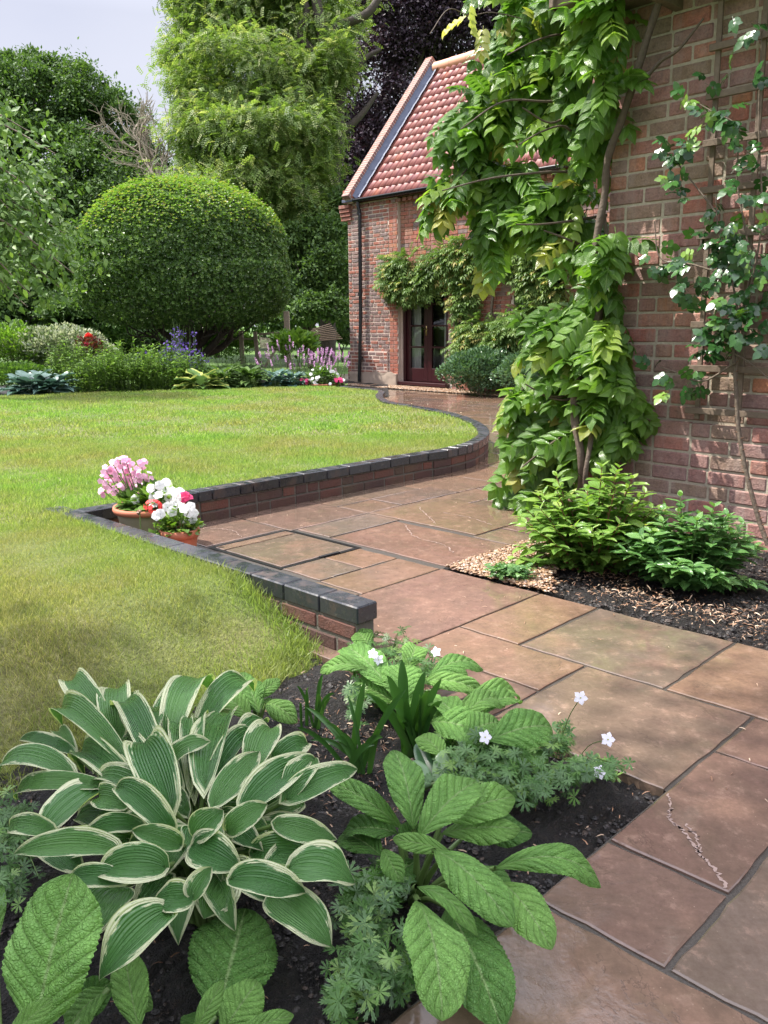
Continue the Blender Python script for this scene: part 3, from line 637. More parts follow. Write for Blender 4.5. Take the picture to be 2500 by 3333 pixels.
# door
t = NT('maroon_gloss'); MAT['maroon'] = t.done((.035, .008, .010), .28)
t = NT('window_glass'); gl = t.n('ShaderNodeBsdfGlossy', {0: (.9, .95, 1, 1), 'Roughness': .02}); trn = t.n('ShaderNodeBsdfTransparent', {0: (.8, .82, .8, 1)}); fr_ = t.n('ShaderNodeFresnel', {0: 1.6})
sh_ = t.n('ShaderNodeMixShader', {0: fr_.outputs[0], 1: trn.outputs[0], 2: gl.outputs[0]}); t.t.links.new(sh_.outputs[0], t.out.inputs[0]); MAT['glass'] = t.m
MAT['curtain'] = m_plain('white_curtain', (.75, .73, .70), .8, n=(5, .1), c2=(.66, .64, .62))
def bbox(mb, s0, s1, n0, n1, z0, z1, b=.003, m=0): box(mb, bn((s0 + s1) / 2, (n0 + n1) / 2, (z0 + z1) / 2), WX, WN, UZ, s1 - s0, n1 - n0, z1 - z0, b, .5, m)
mb = MB(); bbox(mb, DS0, DS0 + .06, -.2, -.08, DZ0, DZ1 + .1); bbox(mb, DS1 - .06, DS1, -.2, -.08, DZ0, DZ1 + .1); bbox(mb, DS0, DS1, -.2, -.082, DZ1 + .03, DZ1 + .1); bbox(mb, DS0 - .04, DS1 + .04, -.2, .06, DZ0 - .06, DZ0)
df = mb.build('door_frame', MAT['maroon'], ba, smooth=False)
mb = MB(); bbox(mb, DS0, DS1, -.2, -.03, -.02, DZ0 - .06); mb.build('door_step', MAT['kbrick'], df, smooth=False)
for k in range(2):
    s0_ = DS0 + .062 + k * .571; s1_ = s0_ + .567
    mb = MB(); n0, n1 = -.17, -.12; bbox(mb, s0_, s0_ + .1, n0, n1, DZ0 + .01, DZ1 + .025); bbox(mb, s1_ - .1, s1_, n0, n1, DZ0 + .01, DZ1 + .025)
    bbox(mb, s0_ + .1, s1_ - .1, n0, n1, DZ0 + .01, DZ0 + .26); bbox(mb, s0_ + .1, s1_ - .1, n0, n1, DZ1 - .06, DZ1 + .025)
    for q_ in range(1, 4): zc = DZ0 + .26 + q_ * (DZ1 - .06 - DZ0 - .26) / 4; bbox(mb, s0_ + .1, s1_ - .1, n0, n1 + .004, zc - .016, zc + .016)
    dl = mb.build('door', MAT['maroon'], ba, smooth=False)
    for q_ in range(4):
        hh = (DZ1 - .32 - DZ0) / 4; zc = DZ0 + .26 + q_ * hh; mb = MB(); mb.add([bn(s0_ + .1, -.145, zc), bn(s1_ - .1, -.145, zc), bn(s1_ - .1, -.145, zc + hh), bn(s0_ + .1, -.145, zc + hh)], [(0, 1, 2, 3)]); mb.build('pane', MAT['glass'], dl)
    if k == 0:
        mb = MB(); tube(mb, [bn(s1_ - .04, -.12, 1.1), bn(s1_ - .04, -.07, 1.1), bn(s1_ + .05, -.07, 1.09)], .012, 8, cap=True); bbox(mb, s1_ - .06, s1_ - .02, -.125, -.112, .98, 1.16)
        mb.build('handle', m_plain('brass', (.45, .33, .15), .3, metal=1), dl)
def curtain(s0, s1, n, z0, z1):
    mb = MB(); x = np.linspace(s0, s1, 40); off = .022 * np.sin((x - s0) * 75) + .01 * np.sin((x - s0) * 31); V = [bn(a, n + o, z) for z in (z0, z1) for a, o in zip(x, off)]
    mb.add(V, [(i, i + 1, 41 + i, 40 + i) for i in range(39)]); return mb.build('curtain', MAT['curtain'], ba)
curtain(DS0 + .08, DS0 + .36, -.24, DZ0 + .02, DZ1 + .05); curtain(DS1 - .28, DS1 - .1, -.26, DZ0 + .02, DZ1 + .05)
# second window
mb = MB(); bbox(mb, WS0, WS1, -.2, -.1, WZ0, WZ0 + .06); bbox(mb, WS0, WS1, -.2, -.1, WZ1 - .06, WZ1)
for k in range(4): s_ = WS0 + .03 + k * (WS1 - WS0 - .06) / 3; bbox(mb, s_ - .03, s_ + .03, -.199, -.101, WZ0 + .06, WZ1 - .06)
wi = mb.build('window', MAT['maroon'], ba, smooth=False)
mb = MB(); mb.add([bn(WS0, -.15, WZ0), bn(WS1, -.15, WZ0), bn(WS1, -.15, WZ1), bn(WS0, -.15, WZ1)], [(0, 1, 2, 3)]); mb.build('pane', MAT['glass'], wi)
mb = MB(); bbox(mb, WS0 - .06, WS1 + .06, -.12, .08, WZ0 - .07, WZ0); mb.build('window_sill', m_plain('pale_stone', (.6, .52, .45), .7), wi, smooth=False)
# ================================================================ BACKGROUND TREES
TD = T_diamond(.30, .08); TDn = T_diamond(.2, .08)
def crown_pts(lobes, n, clump=.22, fill=.35):
    vol = np.array([l[3] * l[4] + l[4] * l[5] + l[3] * l[5] for l in lobes]); pr = vol / vol.sum(); P = []; O = []
    for l, f in zip(lobes, pr):
        k = int(n * f); c = np.array(l[:3]); R = np.array(l[3:6]); nc = max(8, int(30 + 3 * R.mean() ** 2))
        cd = rdir(nc); cc = cd * (1 - fill * rng.random(nc) ** 1.5)[:, None]
        i = rng.integers(0, nc, k); q = cc[i] + rng.normal(size=(k, 3)) * clump * rng.uniform(.5, 1.1, nc)[i][:, None] * np.array([1, 1, .75])
        P.append(c + q * R); O.append(norm(q - cc[i] * .5 + cd[i] * .25))
    return np.concatenate(P), np.concatenate(O)
def limb(mb, a, b, r0, r1, bend=.15, n=7, seg=6):
    a, b = np.asarray(a, float), np.asarray(b, float); L = np.linalg.norm(b - a)
    mids = [a + (b - a) * f + rng.normal(size=3) * L * bend * .5 + UZ * L * bend * .5 * math.sin(math.pi * f) for f in (.33, .66)]
    P = spline([a, *mids, b], 4); tube(mb, P, np.linspace(r0, r1, len(P)), seg, random.random()); return P
def tree(name, label, cat, base, tr, lobes, n, size, mat, bark, group=None, T=None, droop=.0, upw=.8, twigs=2, clump=.22, fill=.35, fork=.4, leaf_only=False):
    T = T or TD; base = np.asarray(base, float); th = thing(name, base, label, cat, group)
    C = np.array([l[:3] for l in lobes]); top = C.mean(0)
    if not leaf_only:
        mb = MB(); f = base + (np.array([top[0], top[1], max(top[2], 1)]) - base) * fork
        P0 = limb(mb, base, f, tr, tr * .75, .04, seg=10)
        for l in lobes:
            c = np.array(l[:3]); P = limb(mb, f - (f - base) * random.uniform(0, .25), c, tr * .5, tr * .12, .15)
            for k in range(twigs):
                s = P[random.randint(len(P) // 2, len(P) - 1)]; e = c + rdir(1)[0] * np.array(l[3:6]) * .85; Pq = limb(mb, s, e, tr * .14, tr * .03, .2, seg=5)
                for kk in range(2): s2 = Pq[random.randint(3, len(Pq) - 1)]; limb(mb, s2, s2 + rdir(1)[0] * np.array(l[3:6]) * .45, tr * .05, tr * .015, .2, seg=4)
        mb.build('trunk', bark, th)
    p, o = crown_pts(lobes, n, clump, fill); k = len(p)
    d = norm(rdir(k) * .8 + o * .6 - UZ * droop); up = norm(rdir(k) * .7 + UZ * upw + o * .5)
    mb = MB(); scatter(mb, T, p, d, up, rng.uniform(.7, 1.2, k) * size); mb.build('crown', mat, th, smooth=False)
    return th
def LB(l):  # (px, py, depth, rx_px, rz_px, [ry factor])
    out = []
    for q in l:
        c = at(q[0], q[1], q[2]); rx = q[3] / FPX * q[2]; rz = q[4] / FPX * q[2]; out.append((*c, rx, rx * (q[5] if len(q) > 5 else .8), rz))
    return out
MAT['lf_dark'] = leafmat('leaves_dark_green', [(0, (.040, .080, .026)), (.5, (.070, .130, .036)), (1, (.12, .20, .05))], .6, .3, spec=.25)
MAT['lf_mid'] = leafmat('leaves_mid_green', [(0, (.05, .11, .022)), (.5, (.09, .18, .035)), (1, (.15, .26, .05))], .55, .3, spec=.3)
MAT['lf_rob'] = leafmat('leaves_robinia', [(0, (.09, .155, .035)), (.5, (.165, .25, .06)), (.85, (.27, .35, .10)), (1, (.44, .45, .24))], .55, .42)
MAT['lf_cop'] = leafmat('leaves_copper', [(0, (.018, .010, .018)), (.6, (.035, .018, .03)), (1, (.085, .06, .085))], .5, .12, spec=.35, warm=(1.3, .7, .7))
MAT['lf_clip'] = leafmat('leaves_clipped', [(0, (.045, .09, .025)), (.5, (.08, .155, .038)), (.85, (.15, .25, .07)), (1, (.24, .34, .12))], .34, .28, spec=.5)
MAT['lf_tip'] = leafmat('leaves_shoot_tips', [(0, (.11, .22, .03)), (.7, (.20, .32, .05)), (1, (.30, .28, .08))], .35, .4)
MAT['lf_cherry'] = leafmat('leaves_cherry', [(0, (.07, .13, .03)), (.5, (.10, .19, .04)), (1, (.17, .26, .07))], .5, .35, spec=.3)
base = lambda px, d, z=0: np.array([*at(px, 1051, d)[:2], z])
# big dark tree at left
tree('broadleaf_tree', 'tall dark green broadleaf tree against the sky at the left, behind the other trees', 'tree', base(160, 36), .35,
     LB([(150, 330, 36, 170, 140), (330, 420, 36, 150, 150), (-40, 380, 36, 150, 160), (60, 560, 35, 200, 180), (280, 620, 34.5, 190, 180), (430, 700, 34, 150, 150), (180, 800, 34, 220, 170), (470, 540, 36, 90, 100), (-100, 650, 35, 160, 200), (380, 850, 33, 150, 130), (90, 240, 36.5, 110, 70), (250, 290, 36.5, 90, 70)]),
     150000, .17, MAT['lf_dark'], MAT['barkdark'], clump=.2, twigs=2)
# bare tree
th = thing('bare_tree', base(640, 31), 'bare leafless tree with thin pale twigs against the sky between the leafy crowns', 'tree'); mb = MB()
root = base(640, 31)
def grow(mb, a, d, L, r, k):
    P = [a]; dd = d
    for i in range(5): dd = norm(dd + rng.normal(size=3) * .16 + UZ * .03); P.append(P[-1] + dd * L / 5)
    tube(mb, P, np.linspace(r, r * .6, 6), 5, random.random())
    if k > 0:
        for j in range(3 if k > 1 else 4):
            s = P[random.randint(2, 5)]; q = norm(dd + rdir(1)[0] * .75); q[1] *= .5; grow(mb, s, norm(q), L * .66, r * .6, k - 1)
tp = at(540, 640, 31); tube(mb, spline([root, (root + tp) / 2 + np.array([.4, 0, 0]), tp], 5), np.linspace(.16, .1, 11), 6)
for q in ((440, 330), (520, 380), (480, 480), (400, 420), (560, 420)):
    e = at(q[0], q[1], 31); grow(mb, tp, norm(e - tp), np.linalg.norm(e - tp) * .6, .085, 4)
mb.build('branches', MAT['greytimber'], th)
# robinia
TPD = T_join([T_place(T_diamond(.24, .05), (0, .15 + .17 * i, -.3 * (.15 + .17 * i) ** 2), (s * 1.0, .5, -.1), (0, 0, 1), .24) for i in range(5) for s in (-1, 1)] + [T_place(T_diamond(.24, .05), (0, .85, -.22), (0, 1, -.4), (0, 0, 1), .24)])
rob_lobes = LB([(800, 60, 27, 190, 110), (640, 160, 27, 110, 90), (1000, 90, 27, 170, 110), (800, 260, 26, 210, 120), (650, 330, 26, 80, 90), (985, 300, 26, 140, 110), (680, 450, 25.5, 130, 110), (880, 440, 25, 190, 100), (1030, 440, 25.5, 90, 90), (780, 580, 25, 190, 80), (960, 580, 25, 110, 80), (1090, 200, 25.5, 60, 70), (1000, 700, 25, 80, 70), (650, -60, 27, 150, 80), (900, -60, 27, 200, 80), (880, 690, 26, 110, 60)])
th = tree('robinia_tree', 'huge pale yellow green tree with feathery leaves and exposed crooked limbs, filling the top centre', 'tree', base(1060, 27), .42, rob_lobes, 52000, .34, MAT['lf_rob'], MAT['bark'], T=TPD, droop=.35, clump=.30, fill=.7, twigs=2, leaf_only=True, upw=1.2)
mb = MB(); rb = lambda x, y, d=26: at(x, y, d)
tube(mb, spline([base(1060, 26), rb(1080, 800), rb(1085, 560), rb(1100, 330), rb(1070, 190), rb(1040, 60), rb(1020, -60)], 5), np.linspace(.27, .15, 31), 10)
for P_, r0, r1 in (([rb(1095, 340), rb(1060, 160), rb(1100, 90), rb(1200, 40), rb(1260, -60)], .2, .1), ([rb(1100, 400), rb(1010, 410), rb(900, 410), rb(870, 330), rb(800, 310), rb(700, 330)], .17, .05), ([rb(1090, 230), rb(980, 120), rb(1000, 30), rb(960, -40)], .14, .08),
                   ([rb(1090, 540), rb(960, 520), rb(900, 600), rb(780, 620)], .12, .04), ([rb(1090, 800), rb(1000, 860), rb(930, 830), rb(880, 790)], .1, .04), ([rb(1085, 720), rb(1000, 740), rb(950, 760), rb(900, 850)], .1, .04), ([rb(1090, 450), rb(1170, 380), rb(1230, 300)], .15, .05), ([rb(1100, 330), rb(1180, 200), rb(1240, 160)], .12, .05), ([rb(1085, 420), rb(980, 480), rb(950, 560), rb(960, 640)], .1, .03), ([rb(1100, 330), rb(1010, 250), rb(880, 200), rb(760, 130)], .13, .04)):
    tube(mb, spline(P_, 5), np.linspace(r0, r1, (len(P_) - 1) * 5 + 1), 7)
mb.build('trunk', MAT['barkdark'], th)
# copper beech
tree('copper_beech', 'dark purple leaved beech tree behind the barn gable', 'tree', base(1240, 36), .4,
     LB([(1330, 60, 34, 230, 190), (1500, 20, 34, 250, 200), (1180, 300, 33, 150, 190), (1250, 500, 33, 130, 150), (1120, 620, 32, 110, 150), (1110, 850, 31, 80, 130), (1140, 1000, 30, 70, 90), (1300, -120, 34, 260, 120), (1700, -20, 34, 250, 200), (1080, 420, 34, 120, 200), (1180, 760, 31, 90, 120)]),
     120000, .16, MAT['lf_cop'], MAT['barkdark'], twigs=1)
# woodland trees under and between
for (lab, b_, lob, n_, mt) in (
    ('dark green tree low behind the right side of the clipped round tree', (1010, 24), [(900, 1035, 24.5, 60, 40), (1020, 800, 24.5, 110, 90), (980, 900, 24, 80, 70), (1070, 900, 24, 60, 100), (990, 1000, 23.5, 70, 50), (1090, 1010, 23.5, 40, 60), (890, 760, 31, 100, 90), (1070, 700, 25, 60, 90), (1100, 850, 25, 50, 100)], 42000, 'lf_dark'),
    ('bushy mid green tree in the gap under the pale feathery crown', (700, 32), [(650, 640, 32, 130, 110), (800, 720, 32, 150, 100), (560, 760, 31, 130, 110), (930, 740, 32, 110, 100), (700, 830, 31, 190, 120)], 50000, 'lf_mid'),
    ('dense dark tree mass behind the left end of the border', (100, 24), [(40, 860, 24, 170, 120), (220, 940, 23, 170, 130), (100, 1030, 22, 160, 80), (330, 900, 24, 110, 120), (-60, 1000, 22, 120, 110), (300, 1040, 22, 140, 70)], 70000, 'lf_dark'),
    ('dark foliage behind the trunk of the clipped tree', (560, 26), [(420, 1000, 26, 160, 90), (600, 960, 27, 160, 120), (520, 1070, 25, 210, 60), (760, 930, 28, 120, 110), (330, 1090, 24, 130, 60), (560, 1110, 24, 150, 40)], 60000, 'lf_dark')):
    tree('woodland_tree', lab, 'tree', base(*b_), .12, LB(lob), n_, .12, MAT[mt], MAT['barkdark'], group='trees at the edge of the garden', twigs=1, clump=.24)
sheet('distant_wood', MAT['lf_dark'], [(-60, 60), (-60, 60.5), (60, 60.5), (60, 60)], 2, 2, lambda x, y: 0 * x - .1, kind='structure')
n_ = 26000; x_ = rng.uniform(-45, 30, n_); z_ = rng.uniform(0, 1, n_) ** .7 * (6.5 + 1.2 * np.sin(x_ * .5) + .8 * np.sin(x_ * 1.3)); y_ = 48 + rng.normal(size=n_) * 1.2 - z_ * .2
mb = MB(); scatter(mb, TD, np.column_stack([x_, y_, z_]), rdir(n_), norm(rdir(n_) + UZ), rng.uniform(.3, .7, n_))
tag(mb.build('far_hedgerow', MAT['lf_dark'], smooth=False), 'dark hedgerow mass closing off the view behind the garden trees', 'hedgerow', kind='stuff')
bpy.data.objects.remove(bpy.data.objects['distant_wood'])
# small young tree on the far lawn
tree('young_tree', 'small young tree standing on the far shaded lawn left of the barn', 'tree', base(1112, 27), .04, LB([(1112, 1080, 27, 40, 34), (1100, 1040, 27, 45, 36), (1122, 1100, 27, 25, 20)]), 4500, .09, MAT['lf_dark'], MAT['barkdark'], twigs=1)
# clipped round tree
th = thing('clipped_round_tree', base(610, 17.2), 'large dense evergreen clipped into a dome, standing at the back of the flower border', 'tree')
CC = at(607, 868, 17.2)
def dome(n, rmin=.9):
    d = rdir(n); z = d[:, 2]; R = np.where(z > 0, 1.0, 1.0)
    rx, rz1, rz0 = 2.05, 1.58, 1.22
    e = np.where(z > 0, 2.25, 3.3); s_ = (np.abs(d[:, 0]) ** e + np.abs(d[:, 1]) ** e + np.abs(z) ** e) ** (-1 / e)
    q = d * s_[:, None] * rng.uniform(rmin, 1.0, n)[:, None]; q *= (1 + .022 * np.sin(q[:, 0:1] * 5) * np.cos(q[:, 2:3] * 6 + q[:, 1:2] * 4) + .012 * np.sin(q[:, 0:1] * 13 + q[:, 1:2] * 9) * np.cos(q[:, 2:3] * 15))
    return CC + q * np.column_stack([np.full(n, rx), np.full(n, rx), np.where(z > 0, rz1, rz0)]), d
mb = MB(); n_ = 105000; p_, d_ = dome(n_, .9)
sprig = T_join([T_place(T_diamond(.26, .1), (0, 0, 0), (math.cos(a) * .8, math.sin(a) * .8, .7), (0, 0, 1), 1.0) for a in (0, 1.3, 2.5, 3.8, 5.1)])
# sprig axis here is +Z: re-express with +Y as axis
sprig = (sprig[0][:, [0, 2, 1]] * np.array([1, 1, -1]), sprig[1], sprig[2])
scatter(mb, sprig, p_[:44000], norm(d_[:44000] + rdir(44000) * .8 + UZ * .2), rdir(44000), rng.uniform(.034, .066, 44000))
mb.build('crown', MAT['lf_clip'], th, smooth=False)
mb = MB(); p_, d_ = dome(26000, .97); k = (d_[:, 2] > .30 + .35 * rng.random(26000)); p_, d_ = p_[k], d_[k]; n_ = len(p_)
scatter(mb, sprig, p_ + d_ * .03 + UZ * rng.exponential(.035, n_)[:, None], norm(d_ * .5 + UZ + rdir(n_) * .4), rdir(n_), rng.uniform(.03, .05, n_))
mb.build('young_shoots', MAT['lf_tip'], th, smooth=False)
mb = MB(); q_ = dome(1, 1)[0]
b0 = base(625, 17.2); tube(mb, spline([b0, b0 + UZ * .5, b0 + UZ * 1.2 + np.array([.05, 0, 0]), b0 + UZ * 2.4], 4), np.linspace(.2, .12, 13), 9)
for (x, y, d) in ((720, 1000, 17.2), (760, 940, 17), (560, 960, 17.4), (500, 980, 17.1), (640, 900, 17.4), (830, 990, 17), (420, 990, 17.3), (680, 960, 16.6), (870, 960, 17.5), (770, 1000, 17.6)): limb(mb, b0 + UZ * random.uniform(.2, .8) , at(x, y, d), .085, .03, .12)
for k in range(70):
    a = rdir(1)[0]; s_ = b0 + UZ * random.uniform(.8, 1.4) + np.array([a[0] * .8, a[1] * .8, 0]); limb(mb, s_, s_ + np.array([a[0], a[1], .5]) * .8, .018, .006, .3, seg=4)
mb.build('trunk', MAT['barkdark'], th)
# cherry boughs at the left edge
th = thing('cherry_tree', base(-260, 12.5), 'light green cherry tree whose drooping leafy boughs reach in from the left edge', 'tree')
mb = MB(); mt_ = MB(); r0_ = base(-260, 12.5); tube(mt_, spline([r0_, r0_ + UZ * 2.0, r0_ + UZ * 3.6], 4), np.linspace(.16, .1, 9), 8)
TC = T_leaf(.24, .25, .25, 3)
for (x0, y0, x1, y1, d, nl) in ((-200, 420, 100, 430, 12.5, 120), (-200, 440, 180, 500, 12.3, 170), (-200, 560, 140, 640, 12.2, 200), (-200, 560, 90, 560, 12.8, 200), (-220, 650, 210, 760, 12.4, 280), (-200, 700, 240, 890, 12.1, 300), (-200, 740, 150, 830, 12.6, 260), (-200, 800, 100, 960, 12.0, 240), (-200, 640, 120, 700, 12.9, 260), (-150, 800, 200, 940, 12.6, 260), (-200, 600, 40, 690, 12.2, 220), (-160, 520, 60, 610, 12.4, 180), (-200, 740, 220, 820, 12.9, 240), (-200, 860, 90, 1000, 12.2, 200), (-200, 640, 180, 650, 13, 200), (-200, 700, 60, 780, 12.6, 240)):
    a, b_ = at(x0, y0 - 60, d + .3), at(x1, y1, d); P = spline([r0_ + UZ * 3.0, a, (a + b_) / 2 + UZ * .18, b_], 8); tube(mt_, P, np.linspace(.04, .006, len(P)), 5)
    nl = int(nl * 1.1); f = rng.random(nl) ** .8; i = (8 + f * (len(P) - 9)).astype(int); p_ = P[i] + rng.normal(size=(nl, 3)) * np.array([.26, .3, .16]); dd = norm(b_ - a)
    scatter(mb, TC, p_, norm(rdir(nl) * .9 + dd * .5 - UZ * .4), norm(rdir(nl) * .5 + UZ * .6 + np.array([0, -.5, 0])), rng.uniform(.09, .15, nl))
mb.build('leaves', MAT['lf_cherry'], th); mt_.build('branches', MAT['bark'], th)
# unseen tree canopy, added towards the sun to shade the near beds
pc = np.array([-.2, .9, 0]) + SDIR / SDIR[2] * 8.0
tree('unseen_shade_tree', 'unseen leafy tree added out of view so its canopy shades the near flower bed', 'tree', (pc[0] - 1.2, pc[1] - .4, 0), .2,
     [(pc[0], pc[1], 8.0, 1.6, 1.5, .7), (pc[0] + 1.5, pc[1], 8.1, 1.4, 1.5, .6), (pc[0] - 1.6, pc[1] + .2, 7.9, 1.4, 1.5, .7), (pc[0] + .1, pc[1] - 1.8, 8, 2.2, 1.4, .7), (pc[0] + 2.4, pc[1] - .4, 8.2, 1.1, 1.3, .5)], 52000, .12, MAT['lf_mid'], MAT['bark'], clump=.3, fill=.8)
# ================================================================ GATE AND TIMBER BEHIND THE BORDER
gt = thing('garden_gate', at(860, 1190, 19)*[1,1,0], 'weathered timber gate with a diagonal brace and wire mesh between posts behind the border', 'gate')
def bar(mb, p, q, w, dpt=None):
    p, q = np.asarray(p, float), np.asarray(q, float); d_ = norm(q - p); x, y, z = frame(d_, np.array([0, -1, .01])); box(mb, (p + q) / 2, x, y, z, w, np.linalg.norm(q - p), dpt or w, .004, random.random())
D_ = 18.8
for (xa, ya, xb, yb, w) in ((932, 1015, 940, 1195, .12), (784, 1078, 790, 1185, .09), (830, 1080, 842, 1200, .085)):
    mb = MB(); bar(mb, at(xa, ya, D_), at(xb, yb, D_), w); mb.build('post', MAT['greytimber'], gt, smooth=False)
mb = MB(); bar(mb, at(842, 1088, D_), at(928, 1082, D_), .05, .04); mb.build('rail', MAT['greytimber'], gt, smooth=False)
mb = MB(); bar(mb, at(925, 1092, D_ - .05), at(862, 1195, D_ - .05), .05, .04); mb.build('brace', MAT['greytimber'], gt, smooth=False)
mb = MB(); bar(mb, at(700, 1104, D_), at(830, 1103, D_), .03, .03); mb.build('rail', MAT['greytimber'], gt, smooth=False)
mb = MB()
for k in range(26): x = 845 + k * 3.2; tube(mb, [at(x, 1086, D_), at(x + 3, 1196, D_)], .0022, 4)
for k in range(24): y = 1088 + k * 4.6; tube(mb, [at(845, y, D_), at(930, y, D_)], .0022, 4)
mb.build('wire_mesh', m_plain('wire', (.35, .34, .32), .5, metal=.5), gt)
lp = thing('timber_stack', at(1030, 1100, 20.3) * [1, 1, 0], 'slanting pile of grey weathered boards lying behind the border left of the barn', 'timber pile')
for k in range(9):
    mb = MB(); bar(mb, at(985 + k * 4, 1112 - k * 5, 20 + k * .12), at(1115 - k * 5, 1102 - k * 6, 20.4 + k * .12), .022); mb.build('board', MAT['timber'], lp, smooth=False)
lp = thing('corrugated_sheet', at(875, 1110, 23) * [1, 1, 0], 'grey ribbed panel leaning behind the timber gate', 'panel')
mb = MB()
for k in range(8): bar(mb, at(846, 1100 + k * 4.4, 23), at(905, 1108 + k * 4.4, 23), .028)
mb.build('panel', MAT['greytimber'], lp, smooth=False)
# ================================================================ BORDER
sheet('border_soil', MAT['soil'], [(-14, 11.9), (.1, 14.4), (.1, 18.0), (-14, 18.5)], 80, 30, lambda x, y: .02 + .02 * wob(x, y, 2), jit=.01)
def bush(name, label, cat, c, R, n, size, mat, group=None, T=None, upl=.5, out=.7, fill=.5, smat='stem', sprayT=None, droop=0.0, stems=10, nup=.8):
    """leafy mound centred at c with radii R, base at ground"""
    c = np.asarray(c, float); R = np.asarray(R, float); th = thing(name, (c[0], c[1], 0), label, cat, group)
    d = rdir(n); d[:, 2] = np.abs(d[:, 2]) * np.where(rng.random(n) < .85, 1, -.6); rad = 1 - fill * rng.random(n) ** 1.6
    lump = 1 + .12 * np.sin(d[:, 0] * 7 + c[0]) * np.cos(d[:, 2] * 6 + d[:, 1] * 5)
    p = c + d * R * (rad * lump)[:, None]; mb = MB()
    scatter(mb, T or TD, p, norm(d * out + rdir(n) * .7 + UZ * (upl - droop)), norm(rdir(n) * .5 + UZ * nup + d * .4), rng.uniform(.7, 1.25, n) * size)
    mb.build('foliage', mat, th, smooth=False); mb = MB(); b = np.array([c[0], c[1], 0.0])
    for k in range(stems):
        e = c + d[k] * R * .8; limb(mb, b + np.array([d[k][0], d[k][1], 0]) * R * .25, e, max(.004, size * .06), .003, .1, seg=4)
    mb.build('stems', MAT[smat], th); return th
def GP(px, d): return np.array([*at(px, 1051, d)[:2], 0.0])
BL = lambda px, py, d: at(px, py, d)
MAT['lf_variegated'] = leafmat('leaves_silver_variegated', [(0, (.10, .16, .06)), (.4, (.20, .26, .13)), (.6, (.42, .46, .34)), (1, (.55, .58, .45))], .5, .3, warm=(1.1, 1.1, .8))
MAT['lf_lime'] = leafmat('leaves_lime', [(0, (.08, .17, .02)), (.5, (.14, .26, .035)), (1, (.22, .34, .06))], .4, .35)
MAT['lf_blue'] = leafmat('leaves_blue_hosta', [(0, (.055, .12, .10)), (1, (.12, .20, .17))], .35, .15, warm=(1, 1.2, .9))
MAT['lf_redstem'] = leafmat('leaves_red_rose', [(0, (.10, .02, .02)), (.6, (.16, .05, .03)), (1, (.08, .12, .03))], .35, .25, warm=(1.4, .8, .5))
def petal(name, a, b=None, tr=.3):
    return leafmat(name, [(0, a), (1, b or a)], .5, tr, .3, warm=(1, 1, 1))
MAT['f_pink'] = petal('petals_hot_pink', (.72, .04, .16), (.85, .12, .30)); MAT['f_red'] = petal('petals_coral_red', (.75, .045, .06), (.85, .12, .10))
MAT['f_white'] = petal('petals_white', (.78, .78, .76), (.88, .88, .86)); MAT['f_purple'] = petal('petals_purple', (.14, .07, .42), (.30, .20, .62))
MAT['f_lilac'] = petal('petals_lilac', (.48, .24, .46), (.66, .42, .62)); MAT['f_softpink'] = petal('petals_soft_pink', (.80, .35, .55), (.92, .62, .78)); MAT['f_mauve'] = petal('petals_pale_mauve', (.78, .76, .84), (.86, .84, .90)); MAT['f_yellow'] = petal('flower_eye', (.5, .55, .12), (.6, .6, .2))
def T_flower(n=5, w=.4, cup=.3):
    P = []
    for i in range(n):
        a = i * 2 * math.pi / n; P.append(T_place(T_leaf(w, .15, .25, 3, .6), (0, 0, 0), (math.cos(a), math.sin(a), cup), (-math.cos(a) * cup, -math.sin(a) * cup, 1), 1.0))
    v, f, u = T_join(P); return v[:, [0, 2, 1]] * np.array([1, 1, -1]), f, u     # faces +Y
TF5 = T_flower(5, .42, .25); TF6 = T_flower(6, .32, .7); TPET = T_flower(5, .62, .15)
tall = T_leaf(.13, .1, .35, 3)
# left end
bush('shrub', 'soft yellow green shrub at the far left end of the border', 'shrub', BL(10, 1170, 15.2), (.9, .6, .62), 6000, .07, MAT['lf_lime'])
bush('variegated_shrub', 'silvery white variegated shrub at the left of the border', 'shrub', BL(190, 1150, 15.3), (.98, .6, .46), 9500, .065, MAT['lf_variegated'], stems=30)
bush('shrub', 'dark green low shrub below the silvery variegated one', 'shrub', BL(60, 1235, 14.2), (.6, .4, .26), 3000, .06, MAT['lf_mid'])
rs = bush('rose_bush', 'rose bush with dark red leaves and one large pink rose, beside the silvery shrub', 'rose', BL(290, 1140, 15), (.26, .25, .22), 500, .07, MAT['lf_redstem'], smat='stemred')
mb = MB(); c_ = BL(288, 1098, 14.6)
for k in range(5):
    n_ = 5 + k; a = np.arange(n_) * 2 * np.pi / n_ + k; ti = .15 + k * .28
    scatter(mb, T_leaf(.6, .3, -.3, 3, .6), np.tile(c_, (n_, 1)), np.column_stack([np.cos(a) * ti, np.sin(a) * ti, np.ones(n_) * (1.1 - ti)]), np.column_stack([-np.cos(a), -np.sin(a), np.ones(n_) * .3]), .08)
mb.build('bloom', MAT['f_red'], rs)
mb = MB(); c_ = BL(283, 1122, 14.8); scatter(mb, T_leaf(.6, .3, -.3, 3, .6), np.tile(c_, (9, 1)), rdir(9) + UZ * .3, rdir(9), .055); mb.build('bud', MAT['f_pink'], rs)
